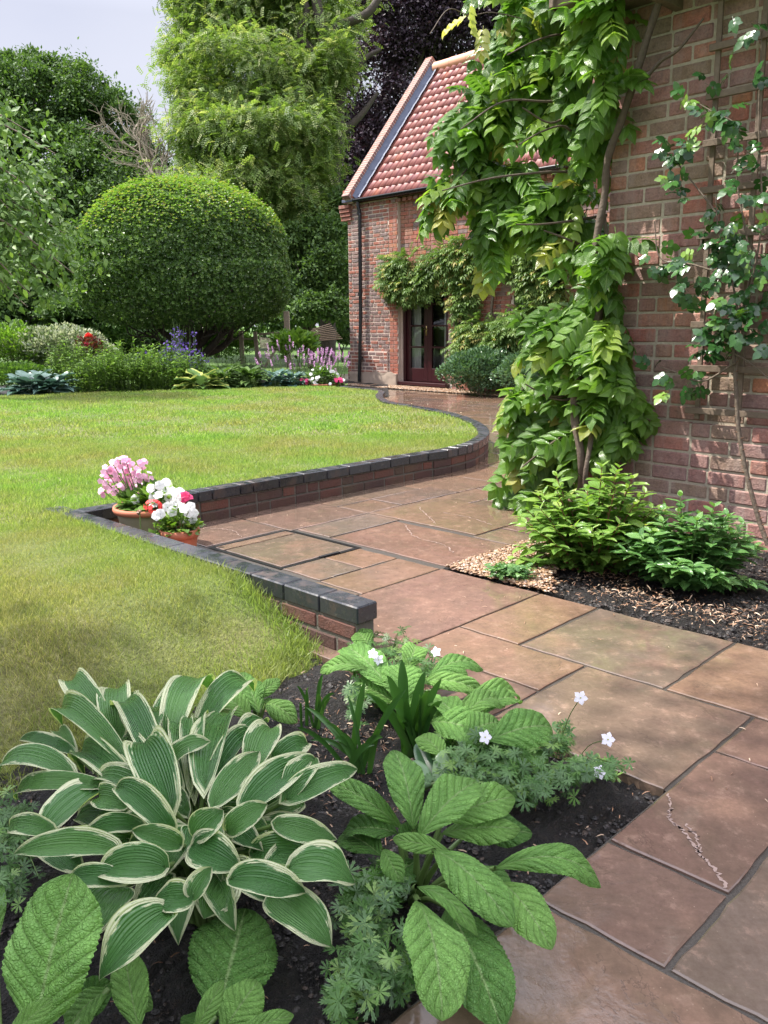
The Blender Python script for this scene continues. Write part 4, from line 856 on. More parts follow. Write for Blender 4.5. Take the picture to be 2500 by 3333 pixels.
# phlox mass: several clumps of upright leafy stems
def stemmy(name, label, cat, c, rad, nst, h, leafL, mat, per=16, group=None, lean=.25, T=None, topflower=None, fm=None, fs=.03, smat='stem', spread_up=.9):
    c = np.asarray(c, float); th = thing(name, (c[0], c[1], 0), label, cat, group); ml, ms = MB(), MB(); T = T or tall; fl_ = []
    for k in range(nst):
        a = random.uniform(0, 6.28); r_ = rad * math.sqrt(random.random()); b = c + np.array([math.cos(a) * r_, math.sin(a) * r_ * .8, 0]); hh = h * random.uniform(.65, 1.1) * (1 - .25 * (r_ / rad) ** 2)
        e = b + np.array([math.cos(a) * lean * r_, math.sin(a) * lean * r_, 0]) + UZ * hh + rng.normal(size=3) * .03
        m_ = (b + e) / 2 + rng.normal(size=3) * .02; P = spline([b, m_, e], 4); tube(ms, P, np.linspace(.005, .003, len(P)), 4)
        f = rng.random(per) ** .7; i = np.clip((f * (len(P) - 1)).astype(int), 0, len(P) - 2); fr_ = (f * (len(P) - 1) - i)[:, None]; p_ = P[i] * (1 - fr_) + P[i + 1] * fr_
        an = rng.uniform(0, 6.28, per); dr = np.column_stack([np.cos(an), np.sin(an), rng.uniform(-.1, spread_up, per)])
        scatter(ml, T, p_, dr, norm(UZ + rdir(per) * .3), leafL * rng.uniform(.6, 1.15, per) * (1.05 - .35 * f))
        if topflower is not None: mf = MB(); topflower(mf, P, k); fl_.append(mf)
    ml.build('foliage', mat, th); ms.build('stems', MAT[smat], th)
    for mf in fl_: mf.build('flower', fm, th)
    return th
for (px, py, d, rad, lab) in ((240, 1130, 15.0, .35, 'leftmost upright green perennial clump in front of the silvery shrub'), (330, 1150, 14.6, .5, 'broad bright green clump of narrow leaved stems at the lawn edge, left of the middle'), (430, 1140, 14.8, .5, 'tall bright green clump of narrow leaved stems below the dome of the clipped tree'), (530, 1160, 14.9, .45, 'bright green leafy clump left of the purple bellflowers'), (600, 1180, 15.2, .4, 'dark leafy clump right below the purple bellflowers')):
    c_ = BL(px, 1270, d - .3) * [1, 1, 0]; h = (1268 - py) / FPX * d + .28
    stemmy('leafy_perennial', lab, 'plant', c_, rad, int(150 * rad / .5), h, .13, MAT['lf_lime'] if px < 560 else MAT['lf_mid'], per=20, group='leafy perennials along the far lawn edge')
def bellf(mf, P, k):
    n = 9; f = rng.uniform(.55, 1, n); i = (f * (len(P) - 1)).astype(int); p_ = P[i] + rng.normal(size=(n, 3)) * .03; scatter(mf, TF5, p_, norm(rdir(n) + np.array([0, -.5, .2])), rdir(n), .022)
stemmy('bellflower', 'tall purple bellflowers in front of the trunk of the clipped tree', 'flowers', BL(595, 1262, 15.4) * [1, 1, 0], .32, 48, 1.22, .06, MAT['lf_mid'], per=7, topflower=bellf, fm=MAT['f_purple'], lean=.4)
stemmy('bellflower', 'sparse purple flowers standing above the bright green clump', 'flowers', BL(470, 1262, 15.6) * [1, 1, 0], .6, 16, .92, .05, MAT['lf_mid'], per=6, topflower=lambda mf, P, k: scatter(mf, TF5, P[-2:] , rdir(2), rdir(2), .024), fm=MAT['f_purple'])
# hostas in the border
def rosette(name, label, cat, c, n, L, w, h, mat, group=None, T=None, tilt=(.25, 1.3)):
    c = np.asarray(c, float); th = thing(name, (c[0], c[1], 0), label, cat, group); ml, ms = MB(), MB(); T = T or T_leaf(w, .25, .45, 6, .4, 2, .2)
    for k in range(n):
        a = k * 2.4 + random.uniform(-.3, .3); t_ = tilt[0] + (tilt[1] - tilt[0]) * (k / n); st = h * random.uniform(.6, 1.0) * (1.15 - .6 * k / n)
        dr = np.array([math.cos(a) * math.sin(t_), math.sin(a) * math.sin(t_), math.cos(t_)]); b = c + np.array([math.cos(a), math.sin(a), 0]) * .03; e = b + norm(dr + UZ * .8) * st
        tube(ms, [b, (b + e) / 2 + UZ * .01, e], [.006, .005, .004], 5); ll = L * random.uniform(.75, 1.1)
        d2 = norm(np.array([math.cos(a), math.sin(a), 0]) * math.sin(t_ + .4) + UZ * math.cos(t_ + .4)); scatter(ml, T, e[None], d2[None], norm(UZ * 1.0 - np.array([math.cos(a), math.sin(a), 0]) * .2)[None], ll)
    ml.build('leaves', mat, th); ms.build('stems', MAT['stem'], th); return th
MAT['lf_goldedge'] = None
t = NT('leaves_gold_edged'); u_ = t.sep(t.uv()); ax = t.math('ABSOLUTE', t.math('SUBTRACT', u_[0], .5)); MAT['lf_goldedge'] = t.done(t.mix(t.math('GREATER_THAN', ax, .33), (.09, .17, .04), (.42, .46, .12)), .35, trans=.25)
rosette('hosta', 'blue grey hosta at the left of the border by the lawn edge', 'hosta', BL(100, 1268, 13.6) * [1, 1, 0], 50, .33, .42, .36, MAT['lf_blue'])
rosette('hosta', 'second blue grey hosta close beside the leftmost one', 'hosta', BL(170, 1268, 13.7) * [1, 1, 0], 46, .32, .42, .38, MAT['lf_blue'])
rosette('hosta', 'yellow edged hosta in the middle of the border by the lawn', 'hosta', BL(655, 1268, 14.2) * [1, 1, 0], 22, .36, .46, .32, MAT['lf_goldedge'])
rosette('hellebore', 'dark leathery clump right of the yellow edged hosta', 'plant', BL(725, 1262, 14.6) * [1, 1, 0], 110, .24, .22, .42, MAT['lf_dark'])
rosette('hellebore', 'dark leathery clump in front of the timber gate', 'plant', BL(810, 1258, 14.7) * [1, 1, 0], 110, .26, .22, .40, MAT['lf_dark'])
rosette('hosta', 'bluish leafy clump left of the terracotta pots by the barn', 'hosta', BL(900, 1252, 14.8) * [1, 1, 0], 70, .19, .38, .36, MAT['lf_blue'])
rosette('hosta', 'bluish green low clump just left of the pink potted flowers', 'hosta', BL(950, 1250, 14.9) * [1, 1, 0], 60, .18, .38, .32, MAT['lf_blue'])
stemmy('leafy_perennial', 'dark green upright clump between the clipped tree trunk and the gate', 'plant', BL(740, 1262, 15.6) * [1, 1, 0], .3, 60, .6, .12, MAT['lf_mid'], per=12)
stemmy('leafy_perennial', 'loose green clump climbing the left gate post', 'plant', BL(800, 1255, 16.4) * [1, 1, 0], .3, 50, .75, .10, MAT['lf_dark'], per=12)
bush('shrub', 'bright pale green broad leaved plant behind the pink flower spikes', 'shrub', BL(960, 1135, 16.2), (.42, .3, .28), 500, .16, MAT['lf_lime'])
bush('shrub', 'dark shrub seen through the timber gate', 'shrub', BL(700, 1130, 19.5), (1.0, .5, .4), 5000, .08, MAT['lf_mid'])
def spike(mf, P, k):
    d = norm(P[-1] - P[-3]); n = 46; f = rng.random(n); a = rng.uniform(0, 6.28, n); L = .11; rr = .017 * np.sqrt(np.clip(1.1 - f, 0, 1))
    x = norm(np.cross(d, [0, 1, .1])); y = np.cross(d, x); o = np.cos(a)[:, None] * x + np.sin(a)[:, None] * y
    scatter(mf, TD, P[-1] + d * (f * L)[:, None] + o * (rr * .4)[:, None], norm(o + d * .8), d, .022)
stemmy('bistort', 'clump of upright lilac pink flower spikes left of the potted plants', 'flowers', BL(965, 1250, 15.2) * [1, 1, 0], .5, 46, .78, .07, MAT['lf_mid'], per=6, topflower=spike, fm=MAT['f_lilac'], lean=.5)
stemmy('bistort', 'lilac pink flower spikes rising behind the large planter by the barn', 'flowers', BL(1050, 1250, 15.6) * [1, 1, 0], .38, 40, .76, .07, MAT['lf_mid'], per=6, topflower=spike, fm=MAT['f_lilac'], lean=.6)
stemmy('bistort', 'few thin stemmed pink spikes in front of the barn corner', 'flowers', BL(1105, 1248, 15.6) * [1, 1, 0], .16, 7, .55, .05, MAT['lf_mid'], per=4, topflower=spike, fm=MAT['f_lilac'], lean=.9)
# pots by the barn
MAT['terra'] = m_plain('terracotta', (.50, .17, .085), .7, n=(18, .3), c2=(.36, .12, .07)); MAT['terraold'] = m_plain('aged_terracotta', (.42, .36, .24), .8, n=(7, .3), c2=(.20, .19, .11))
MAT['compost'] = MAT['soil']
def pot(name, label, c, r, h, mat, rimmat=None, group=None, rim=.12, taper=.72):
    th = thing(name, c, label, 'plant pot', group); mb = MB()
    lathe(mb, c, [(0, 0), (r * taper, 0), (r * taper, .004), (r * (taper + (1 - taper) * .5), h * .5), (r * .96, h * (1 - rim))], 32); mb.build('body', mat, th)
    mb = MB(); lathe(mb, c, [(r * .95, h * (1 - rim) - .002), (r * 1.05, h * (1 - rim)), (r * 1.08, h * (1 - rim * .5)), (r * 1.06, h), (r * .97, h), (r * .93, h * (1 - rim))], 32); mb.build('rim', rimmat or mat, th)
    mb = MB(); lathe(mb, c, [(0, h * .9), (r * .95, h * .9)], 24); mb.build('compost', MAT['compost'], th); return th
def potplant(name, label, c, R, n, leaf, lm, flowers, cat='flowers', T=None):
    """c = top centre of the pot; flowers = [(points, size, material, partname, template)]"""
    c = np.asarray(c, float); th = thing(name, c, label, cat); R = np.asarray(R, float); d = rdir(n); d[:, 2] = np.abs(d[:, 2]); p = c + d * R * rng.uniform(.45, 1, n)[:, None]; mb = MB()
    scatter(mb, T or T_leaf(.42, .1, .2, 3), p, norm(d + rdir(n) * .6), norm(UZ + d * .5 + rdir(n) * .3), rng.uniform(.7, 1.2, n) * leaf); mb.build('leaves', lm, th)
    ms = MB()
    for (P, fs, fm, pn, FT) in flowers:
        P = np.asarray(P, float); o = norm(P - c + UZ * .01)
        for k in range(len(P)): mf = MB(); scatter(mf, FT, P[k:k + 1], norm(o[k] * .6 + np.array([0, -.7, .25]) + rdir(1)[0] * .35)[None], rdir(1), fs * random.uniform(.85, 1.1)); mf.build(pn, fm, th)
        for q in P: tube(ms, [c + (q - c) * .1, (c + q) / 2 + UZ * .01, q], [.003, .0025, .002], 4)
    ms.build('stems', MAT['stem'], th); return th
pc_ = BL(1052, 1252, 15.0); pc_[2] = 0
pot('planter', 'wide mossy half barrel planter by the barn corner', pc_, .25, .19, MAT['terraold'], MAT['terra'], rim=.14, taper=.85)
fl = [pc_ + UZ * .3 + rdir(1)[0] * np.array([.3, .2, .16]) - np.array([0, .12, 0]) for k in range(24)]
potplant('petunias', 'white petunias filling the wide mossy planter by the barn', pc_ + UZ * .19, (.32, .24, .30), 420, .07, MAT['lf_mid'], [(fl, .032, MAT['f_white'], 'bloom', TPET)])
for (px, fm, lab1, lab2, z0) in ((990, 'f_pink', 'small terracotta pot left of the wide mossy planter', 'deep pink flowers with white ones in the small pot left of the wide planter', 0), (1100, 'f_pink', 'small terracotta pot right of the wide mossy planter', 'bright pink geranium in the small pot beside the barn corner', 0)):
    c_ = BL(px, 1253, 14.9); c_[2] = 0
    pot('flowerpot', lab1, c_, .09, .13, MAT['terra'], group='small terracotta pots by the barn')
    nb_ = 10; q = rdir(nb_); P_ = c_ + UZ * .24 + q * np.array([.07, .07, .05]) - np.array([0, .05, 0]); P2_ = c_ + UZ * .22 + rdir(6) * np.array([.16, .08, .05])
    potplant('geranium', lab2, c_ + UZ * .13, (.14, .12, .11), 70, .06, MAT['lf_mid'], [(P_, .035, MAT[fm], 'bloom', TPET), (P2_, .03, MAT['f_white'], 'white_bloom', TPET)])
# gravel strip by the barn
MAT['gravel'] = leafmat('pebbles', [(0, (.17, .085, .045)), (.3, (.28, .16, .085)), (.6, (.38, .26, .16)), (.8, (.20, .12, .09)), (1, (.55, .46, .36))], .35, 0)
def pebbleT():
    V = []; 
    for (z, r_) in ((-.35, .55), (.05, 1.0), (.42, .6)):
        for j in range(6): a = j * math.pi / 3 + z; V.append([r_ * math.cos(a), r_ * .72 * math.sin(a), z * .8])
    V += [[0, 0, .5]]; F = [[i * 6 + j, i * 6 + (j + 1) % 6, i * 6 + 6 + (j + 1) % 6, i * 6 + 6 + j] for i in range(2) for j in range(6)] + [[12 + j, 12 + (j + 1) % 6, 18, -1] for j in range(6)]
    return np.array(V), np.array(F), np.zeros((19, 2))
TP_ = pebbleT()
def pebbles(P, s0, s1, mat, name, label, cat='gravel'):
    n = len(P); mb = MB(); a = rng.uniform(0, 6.28, n); scatter(mb, TP_, P, np.column_stack([np.cos(a), np.sin(a), rng.normal(size=n) * .2]), norm(UZ + rdir(n) * .3), np.clip(s0 + rng.exponential((s1 - s0) * .33, n), s0, s1 * 1.3) if cat == 'soil' else rng.uniform(s0, s1, n)); return tag(mb.build(name, mat, smooth=cat != 'soil'), label, cat, kind='stuff')
n_ = 15000; s_ = rng.uniform(-.3, 7.5, n_); w_ = rng.uniform(0.05, .62, n_)
pebbles(np.array([bn(a, b, .01 + .012 * random.random()) for a, b in zip(s_, w_)]), .010, .02, MAT['gravel'], 'gravel_strip', 'pale gravel strip along the foot of the barn wall')
sheet('barn_foot_soil', MAT['soil'], [bn(-.4, 0, 0), bn(-.4, .64, 0), bn(9, .64, 0), bn(9, 0, 0)], 12, 4, lambda x, y: .004 + 0 * x)
# fallen petals and bits on the far paving
n_ = 700; P_ = []
while len(P_) < n_:
    q = G(random.uniform(15, 50), random.uniform(15, 44), .006)
    if not inpoly(np.array([q[0]]), np.array([q[1]]), LAWN)[0] and (q - BN0) @ WN > .5: P_.append(q)
mb = MB(); scatter(mb, TD, P_, rdir(n_) * [1, 1, .1], UZ, rng.uniform(.015, .035, n_)); tag(mb.build('fallen_petals', m_plain('dry_petal', (.6, .5, .35), .7)), 'pale fallen petals scattered over the paving near the barn', 'petals', kind='stuff')
# ================================================================ WISTERIA AND SHRUBS ON THE BARN
def pinnate(npair=5, lw=.21, ll=.32, droopl=.45, curve=.35, hi=False):
    P = []; T = T_leaf(lw, .15, droopl, 5 if hi else 3, .4, 2 if hi else 1, .12)
    for i in range(npair):
        t_ = .22 + .70 * i / (npair - 1); y = t_; z = -curve * t_ * t_
        for s in (-1, 1): P.append(T_place(T, (0, y, z), (s * 1.0, .62, -.15), (0, -.1, 1), ll * (1 - .25 * abs(t_ - .6))))
    P.append(T_place(T, (0, .93, -curve * .86), (0, 1, -.5), (0, 0, 1), ll * .95))
    r_ = np.array([[-.008, 0, 0], [.008, 0, 0], [.006, .5, -curve * .25], [-.006, .5, -curve * .25], [.004, .95, -curve * .9], [-.004, .95, -curve * .9]]); P.append((r_, np.array([[0, 1, 2, 3], [3, 2, 4, 5]]), np.full((6, 2), .5)))
    return T_join(P)
TPIN = pinnate(5); TPINH = pinnate(5, .33, .38, .4, .3, True); TPINH2 = pinnate(4, .35, .44, .5, .45, True)
MAT['lf_wis'] = leafmat('leaves_wisteria', [(0, (.08, .17, .03)), (.45, (.12, .25, .035)), (.8, (.17, .31, .045)), (.95, (.25, .37, .06)), (1, (.42, .36, .09))], .28, .42, spec=.6, vein=(70, .5))
MAT['lf_wisfar'] = leafmat('leaves_wisteria_far', [(0, (.07, .13, .03)), (.5, (.12, .20, .05)), (.85, (.20, .29, .08)), (1, (.40, .34, .12))], .5, .35, spec=.3)
def wall_climber(name, label, blobs, stems, n, L, mat, T):
    c0 = bn(stems[0][0][0], .1, 0); th = thing(name, c0, label, 'climbing plant'); mb = MB()
    ar = np.array([b[2] * b[3] for b in blobs]); ar = ar / ar.sum()
    for (s, z, rs_, rz, nn_), f in zip(blobs, ar):
        k = int(n * f); q = rdir(k) * rng.uniform(.3, 1, k)[:, None]
        p = np.array([bn(s + .1 + a * rs_, .03 + abs(b) * nn_ * .6, z + c * rz) for a, b, c in q]); o = q[:, 0:1] * WX + np.abs(q[:, 1:2]) * WN * 1.1 + q[:, 2:3] * UZ
        scatter(mb, T, p, norm(o + WN * .5 + rdir(k) * .5 - UZ * .35), norm(UZ + WN * .6 + rdir(k) * .3), rng.uniform(.7, 1.15, k) * L)
    mb.build('foliage', mat, th); mb = MB()
    for P, r0, r1 in stems: Q = spline([bn(*a) for a in P], 6); tube(mb, Q, np.linspace(r0, r1, len(Q)), 6)
    mb.build('stems', MAT['bark'], th); return th
def BW(px, py):   # barn wall coords (s,z) under a photo pixel
    r = ray(px, py); t_ = ((BN0 - CAMP) @ WN) / (r @ WN); p = CAMP + r * t_; return ((p - BN0) @ WX, p[2])
bl = []
for (px, py, rx, rz, nn_) in ((1310, 860, 60, 42, .25), (1290, 910, 45, 38, .25), (1330, 935, 60, 32, .3), (1385, 925, 34, 22, .3), (1400, 885, 50, 30, .25), (1450, 850, 60, 40, .3), (1500, 820, 60, 50, .3), (1560, 840, 60, 50, .3), (1600, 790, 60, 40, .3), (1500, 900, 40, 30, .2), (1650, 830, 50, 50, .3), (1510, 960, 45, 28, .2), (1500, 1000, 24, 22, .15), (1740, 900, 50, 80, .25), (1720, 820, 60, 50, .3), (1800, 960, 40, 60, .2), (1680, 740, 60, 40, .3), (1800, 800, 60, 60, .3)):
    s_, z_ = BW(px, py); s2, z2 = BW(px + rx, py - rz); bl.append((s_, z_, abs(s2 - s_), abs(z2 - z_), nn_))
S_ = lambda px, py, n=.06: (BW(px, py)[0], n, max(0, BW(px, py)[1]))
wall_climber('wisteria', 'wisteria trained over the barn doorway and along the barn wall', bl, [([S_(1490, 1190), S_(1495, 1040), S_(1510, 980), S_(1500, 880, .15)], .05, .03), ([S_(1610, 1180), S_(1605, 1040), S_(1620, 900)], .04, .02), ([S_(1500, 890), S_(1430, 880, .15), S_(1360, 885, .12), S_(1310, 880, .15)], .03, .015), ([S_(1620, 900), S_(1700, 850, .1), S_(1800, 820)], .03, .02)], 2500, .26, MAT['lf_wisfar'], TPIN)
bl = []
for (px, py, rx, rz, nn_) in ((1515, 1120, 28, 40, .4), (1550, 1080, 45, 45, .5), (1540, 1170, 35, 35, .5), (1550, 1130, 45, 60, .5), (1560, 1060, 50, 30, .35), (1630, 1120, 60, 70, .5), (1680, 1060, 60, 50, .5), (1600, 1180, 50, 40, .5), (1740, 1060, 60, 80, .4)):
    s_, z_ = BW(px, py); s2, z2 = BW(px + rx, py - rz); bl.append((s_, z_, abs(s2 - s_), abs(z2 - z_), nn_))
wall_climber('wisteria', 'lower bushy wisteria growth right of the barn door', bl, [([S_(1520, 1230), S_(1540, 1130, .2), S_(1570, 1060, .25), S_(1520, 1045, .2)], .03, .015), ([S_(1640, 1230), S_(1650, 1100, .2), S_(1680, 1040, .2)], .03, .015)], 1500, .25, MAT['lf_wisfar'], TPIN)
MAT['lf_glaucous'] = leafmat('leaves_glaucous', [(0, (.045, .10, .05)), (.5, (.08, .16, .07)), (1, (.15, .24, .12))], .3, .2)
c_ = bn(4.05, .62, .35); bush('shrub', 'low bluish green shrub at the foot of the barn wall right of the door', 'shrub', c_, (.72, .5, .42), 9000, .055, MAT['lf_glaucous'], stems=20)
c_ = bn(5.2, .55, .35); bush('shrub', 'low green shrub further right along the barn wall behind the wisteria', 'shrub', c_, (.7, .45, .42), 5000, .06, MAT['lf_glaucous'], stems=20)
# ================================================================ NEAR WISTERIA
VV = 1.50693
def NWP(px, py, n=0.0):
    r = ray(px, py); o = NW0 + WN * n; t_ = ((o - CAMP) @ WN) / (r @ WN); return CAMP + r * t_
wis = thing('wisteria', onz(1880, 1690, 0), 'large wisteria with glossy wet leaves climbing the corner of the brick house wall', 'climbing plant')
WB = [  # px, py, depth, rx, rz, n   (photo pixels)
 (1640, 20, 4.6, 120, 90, 30), (1800, 40, 4.7, 130, 100, 34), (1930, 60, 4.8, 90, 110, 24), (1600, 160, 4.6, 90, 80, 18), (1720, 190, 4.7, 120, 90, 30), (1860, 190, 4.8, 110, 100, 30), (1930, 300, 5.1, 60, 110, 16), (1900, 420, 5.15, 80, 60, 16),
 (1520, 330, 4.7, 90, 60, 20), (1640, 330, 4.7, 80, 60, 20), (1470, 420, 4.6, 80, 60, 22), (1560, 400, 4.8, 90, 70, 24), (1790, 400, 4.9, 110, 60, 22), (1700, 290, 4.9, 110, 70, 20), (1500, 480, 4.7, 80, 50, 16), (1880, 500, 5.2, 60, 50, 12),
 (1430, 590, 4.6, 80, 60, 26), (1540, 570, 4.7, 110, 70, 30), (1660, 570, 4.8, 90, 60, 20), (1400, 660, 4.6, 50, 40, 10), (1600, 660, 4.7, 120, 60, 28), (1730, 640, 4.8, 90, 60, 24), (1560, 740, 4.7, 80, 60, 22), (1840, 620, 5.0, 70, 50, 12),
 (1760, 740, 4.8, 100, 70, 24), (1850, 720, 4.8, 80, 60, 18), (1900, 800, 4.9, 70, 70, 16), (1980, 790, 4.7, 50, 50, 8), (1550, 820, 4.6, 40, 40, 6), (1920, 900, 5.1, 40, 90, 14), (1830, 800, 4.9, 60, 50, 12),
 (1850, 1010, 5.0, 60, 70, 16), (1750, 1020, 5.0, 60, 60, 10), (1800, 1080, 4.9, 110, 60, 26), (1920, 1080, 4.8, 110, 60, 30), (1980, 1160, 4.7, 70, 60, 20), (1700, 1110, 5.0, 70, 60, 16), (1840, 1180, 4.9, 110, 50, 26),
 (1660, 1270, 4.9, 80, 60, 20), (1780, 1270, 4.9, 110, 60, 28), (1930, 1280, 4.8, 110, 60, 30), (2030, 1300, 4.65, 70, 60, 18), (1900, 1380, 4.7, 120, 60, 34), (2020, 1400, 4.6, 80, 50, 18), (1750, 1380, 4.9, 110, 60, 26), (1630, 1310, 4.8, 50, 40, 8),
 (1800, 1460, 4.9, 140, 60, 30), (1700, 1480, 4.9, 80, 60, 22), (1650, 1560, 4.8, 60, 60, 18), (1760, 1570, 4.9, 100, 70, 30), (1700, 1670, 4.8, 90, 60, 26), (1800, 1680, 4.9, 70, 70, 20), (1640, 1620, 4.7, 50, 50, 10)]
mb = MB(); ms = MB()
def near_stem(P, r0, r1, seg=8): Q = spline(P, 6); tube(ms, Q, np.linspace(r0, r1, len(Q)) * (1 + .08 * np.sin(np.arange(len(Q)) * 1.3)), seg); return Q
for (px, py, d, rx, rz, n) in WB:
    n = int(n * .8); px += 40 if px < 1950 else 5; rx *= .85; pd = (NWP(px, py, (-.12 if py < 950 else .08) if px < 1945 else .14) - CAMP) @ FW; d = min(pd, 5.7); c = at(px, py, d); q = rdir(n) * rng.uniform(.2, 1.05, n)[:, None]; R_ = np.array([rx / FPX * d, .17, rz / FPX * d]); p = c + q * R_
    o = norm(q * [1, .8, .7]); dr = norm(o * .8 + rdir(n) * .65 + np.array([-.3, -.35, -.5])); up = norm(UZ * .9 + np.array([-.1, -.5, 0]) + rdir(n) * .5)
    p = p - dr * .12
    h = n // 2; scatter(mb, TPINH, p[:h], dr[:h], up[:h], rng.uniform(.20, .31, h)); scatter(mb, TPINH2, p[h:], dr[h:], up[h:], rng.uniform(.19, .28, n - h))
    for k in range(2): tube(ms, [c + rdir(1)[0] * .02, p[k], p[k] + dr[k] * .1], [.006, .004, .002], 5)
mb.build('foliage', MAT['lf_wis'], wis)
# yellowing shoots at the top left of the crown
mb = MB(); n = 3; c = at(1545, 75, 5.0); p = c + rng.normal(size=(n, 3)) * [.06, .05, .05]; scatter(mb, TPINH2, p, norm(rdir(n) * .5 + np.array([-.6, -.2, -.6])), UZ, .15)
ns = 5; c = at(1400, 1600, 4.6)
mb.build('yellow_leaves', leafmat('leaves_yellowing', [(0, (.38, .42, .12)), (1, (.58, .46, .18))], .35, .4), wis)
tube(ms, spline([at(1700, 60, 5.1), at(1600, 40, 5.0), at(1530, 50, 5.0), at(1460, 30, 4.95), at(1400, 110, 4.9)], 6), .003, 5)
near_stem([onz(1880, 1690, -.02), at(1895, 1520, 5.05), at(1870, 1350, 5.05), at(1880, 1240, 5.0), at(1935, 1080, 5.05), at(1955, 930, 5.05), at(1940, 800, 5.0), at(1968, 640, 4.95), NWP(1978, 520, .06), NWP(2020, 400, .07), NWP(2058, 285, .08), NWP(2105, 130, .10), NWP(2160, -40, .12)], .026, .020)
near_stem([onz(1920, 1700, -.02), at(1905, 1560, 5.0), at(1925, 1400, 5.0), at(1900, 1250, 5.05), at(1955, 1050, 5.1), at(1940, 930, 5.1), at(1975, 800, 5.05), at(1965, 680, 5.0), at(1978, 560, 5.0)], .016, .011)
near_stem([NWP(2058, 285, .08), NWP(2095, 262, .09), NWP(2150, 200, .09), NWP(2210, 160, .1), NWP(2290, 60, .1)], .014, .006)
for P in ([(1960, 380, 5.0), (1870, 370, 4.9), (1790, 400, 4.8), (1700, 350, 4.7)], [(1965, 460, 5.0), (1880, 440, 4.9), (1830, 410, 4.8), (1760, 430, 4.75), (1690, 470, 4.7)], [(1975, 700, 5.0), (1850, 720, 4.9), (1760, 730, 4.8), (1680, 730, 4.75)],
          [(1940, 820, 5.0), (1850, 780, 4.9), (1770, 750, 4.8)], [(1880, 1250, 5.0), (1830, 1290, 4.9), (1760, 1280, 4.85)], [(1885, 1260, 5.0), (1850, 1300, 4.9), (1780, 1290, 4.9), (1710, 1250, 4.85)], [(1960, 130, 5.0), (1850, 110, 4.9), (1750, 130, 4.8), (1650, 180, 4.7)], [(1870, 1350, 5.0), (1960, 1330, 4.9), (2040, 1380, 4.7)], [(1950, 300, 5.0), (1800, 330, 4.9), (1640, 330, 4.8), (1500, 420, 4.7)], [(1900, 560, 5.0), (1780, 560, 4.9), (1600, 580, 4.8), (1440, 620, 4.7)], [(1930, 950, 5.0), (1860, 1050, 4.95), (1780, 1090, 4.9)], [(1875, 1400, 5.0), (1800, 1440, 4.95), (1700, 1520, 4.9)]):
    near_stem([at(q[0], q[1], q[2] + .25) for q in P], .010, .004, 6)
ms.build('stems', m_plain('wisteria_bark', (.15, .11, .08), .8, n=(35, 1.0), c2=(.05, .036, .026), dist=.01), wis)
# ================================================================ CLIMBING ROSE ON THE TRELLIS
MAT['lf_rose'] = leafmat('leaves_rose_glossy', [(0, (.018, .06, .015)), (.6, (.032, .10, .022)), (.9, (.07, .17, .03)), (1, (.18, .30, .05))], .27, .15, spec=.55, coat=.15)
ro = thing('climbing_rose', NWP(2490, 1760, .08), 'climbing rose with dark glossy wet leaves and a thorny stem on the wooden trellis', 'rose')
TR = T_join([T_place(T_leaf(.36, .1, .25, 5, .42, 1, .1), (0, y, 0), (x, .6 if x else 1, -.1), (0, 0, 1), s_) for (x, y, s_) in ((1, .25, .38), (-1, .25, .38), (1, .5, .44), (-1, .5, .44), (0, .62, .5))] + [(np.array([[-.008, 0, 0], [.008, 0, 0], [0, .7, 0]]), np.array([[0, 1, 2, -1]]), np.full((3, 2), .5))])
mb = MB(); ms = MB()
RP = [(2290, 265, 2), (2240, 320, 3), (2260, 345, 2), (2310, 370, 5), (2350, 390, 4), (2400, 420, 5), (2270, 410, 2), (2180, 440, 3), (2170, 510, 5), (2220, 520, 4), (2200, 600, 4), (2220, 640, 3), (2390, 270, 2), (2440, 260, 2), (2480, 100, 2), (2440, 60, 2), (2470, 520, 4), (2410, 560, 4), (2470, 640, 3), (2330, 690, 4), (2370, 720, 3),
      (2150, 830, 2), (2160, 860, 4), (2200, 860, 4), (2130, 880, 2), (2250, 860, 3), (2280, 760, 4), (2340, 780, 5), (2370, 800, 5), (2260, 930, 5), (2290, 970, 4), (2400, 830, 5), (2450, 800, 4), (2370, 870, 6), (2420, 900, 6), (2460, 870, 6), (2480, 950, 6), (2390, 980, 6), (2440, 1010, 7), (2350, 1050, 7), (2310, 1060, 5), (2400, 1060, 7), (2460, 1080, 4), (2290, 1130, 3), (2330, 1160, 4), (2380, 1140, 4), (2150, 1200, 2), (2210, 1210, 4), (2240, 1240, 3), (2190, 1240, 2), (2490, 1150, 3), (2490, 740, 4), (2330, 900, 5), (2270, 860, 3)]
for (px, py, n) in RP:
    n = max(1, int(n * 1.1)); c = NWP(px, py, random.uniform(.09, .22)); p = c + rng.normal(size=(n, 3)) * .035
    scatter(mb, TR, p, norm(rdir(n) * [1, .6, .7] + np.array([-.25, -.1, -.25])), norm(WN * .9 + UZ * .5 + rdir(n) * .45), rng.uniform(.08, .125, n))
mb.build('foliage', MAT['lf_rose'], ro)
def rstem(P, r0, r1, n=.1): Q = spline([NWP(x, y, n) for x, y in P], 6); tube(ms, Q, np.linspace(r0, r1, len(Q)), 6)
rstem([(2500, 1775), (2470, 1690), (2430, 1540), (2405, 1400), (2395, 1250), (2390, 1130), (2410, 1060)], .014, .010)
rstem([(2420, 1080), (2400, 1160), (2395, 1250)], .008, .008)
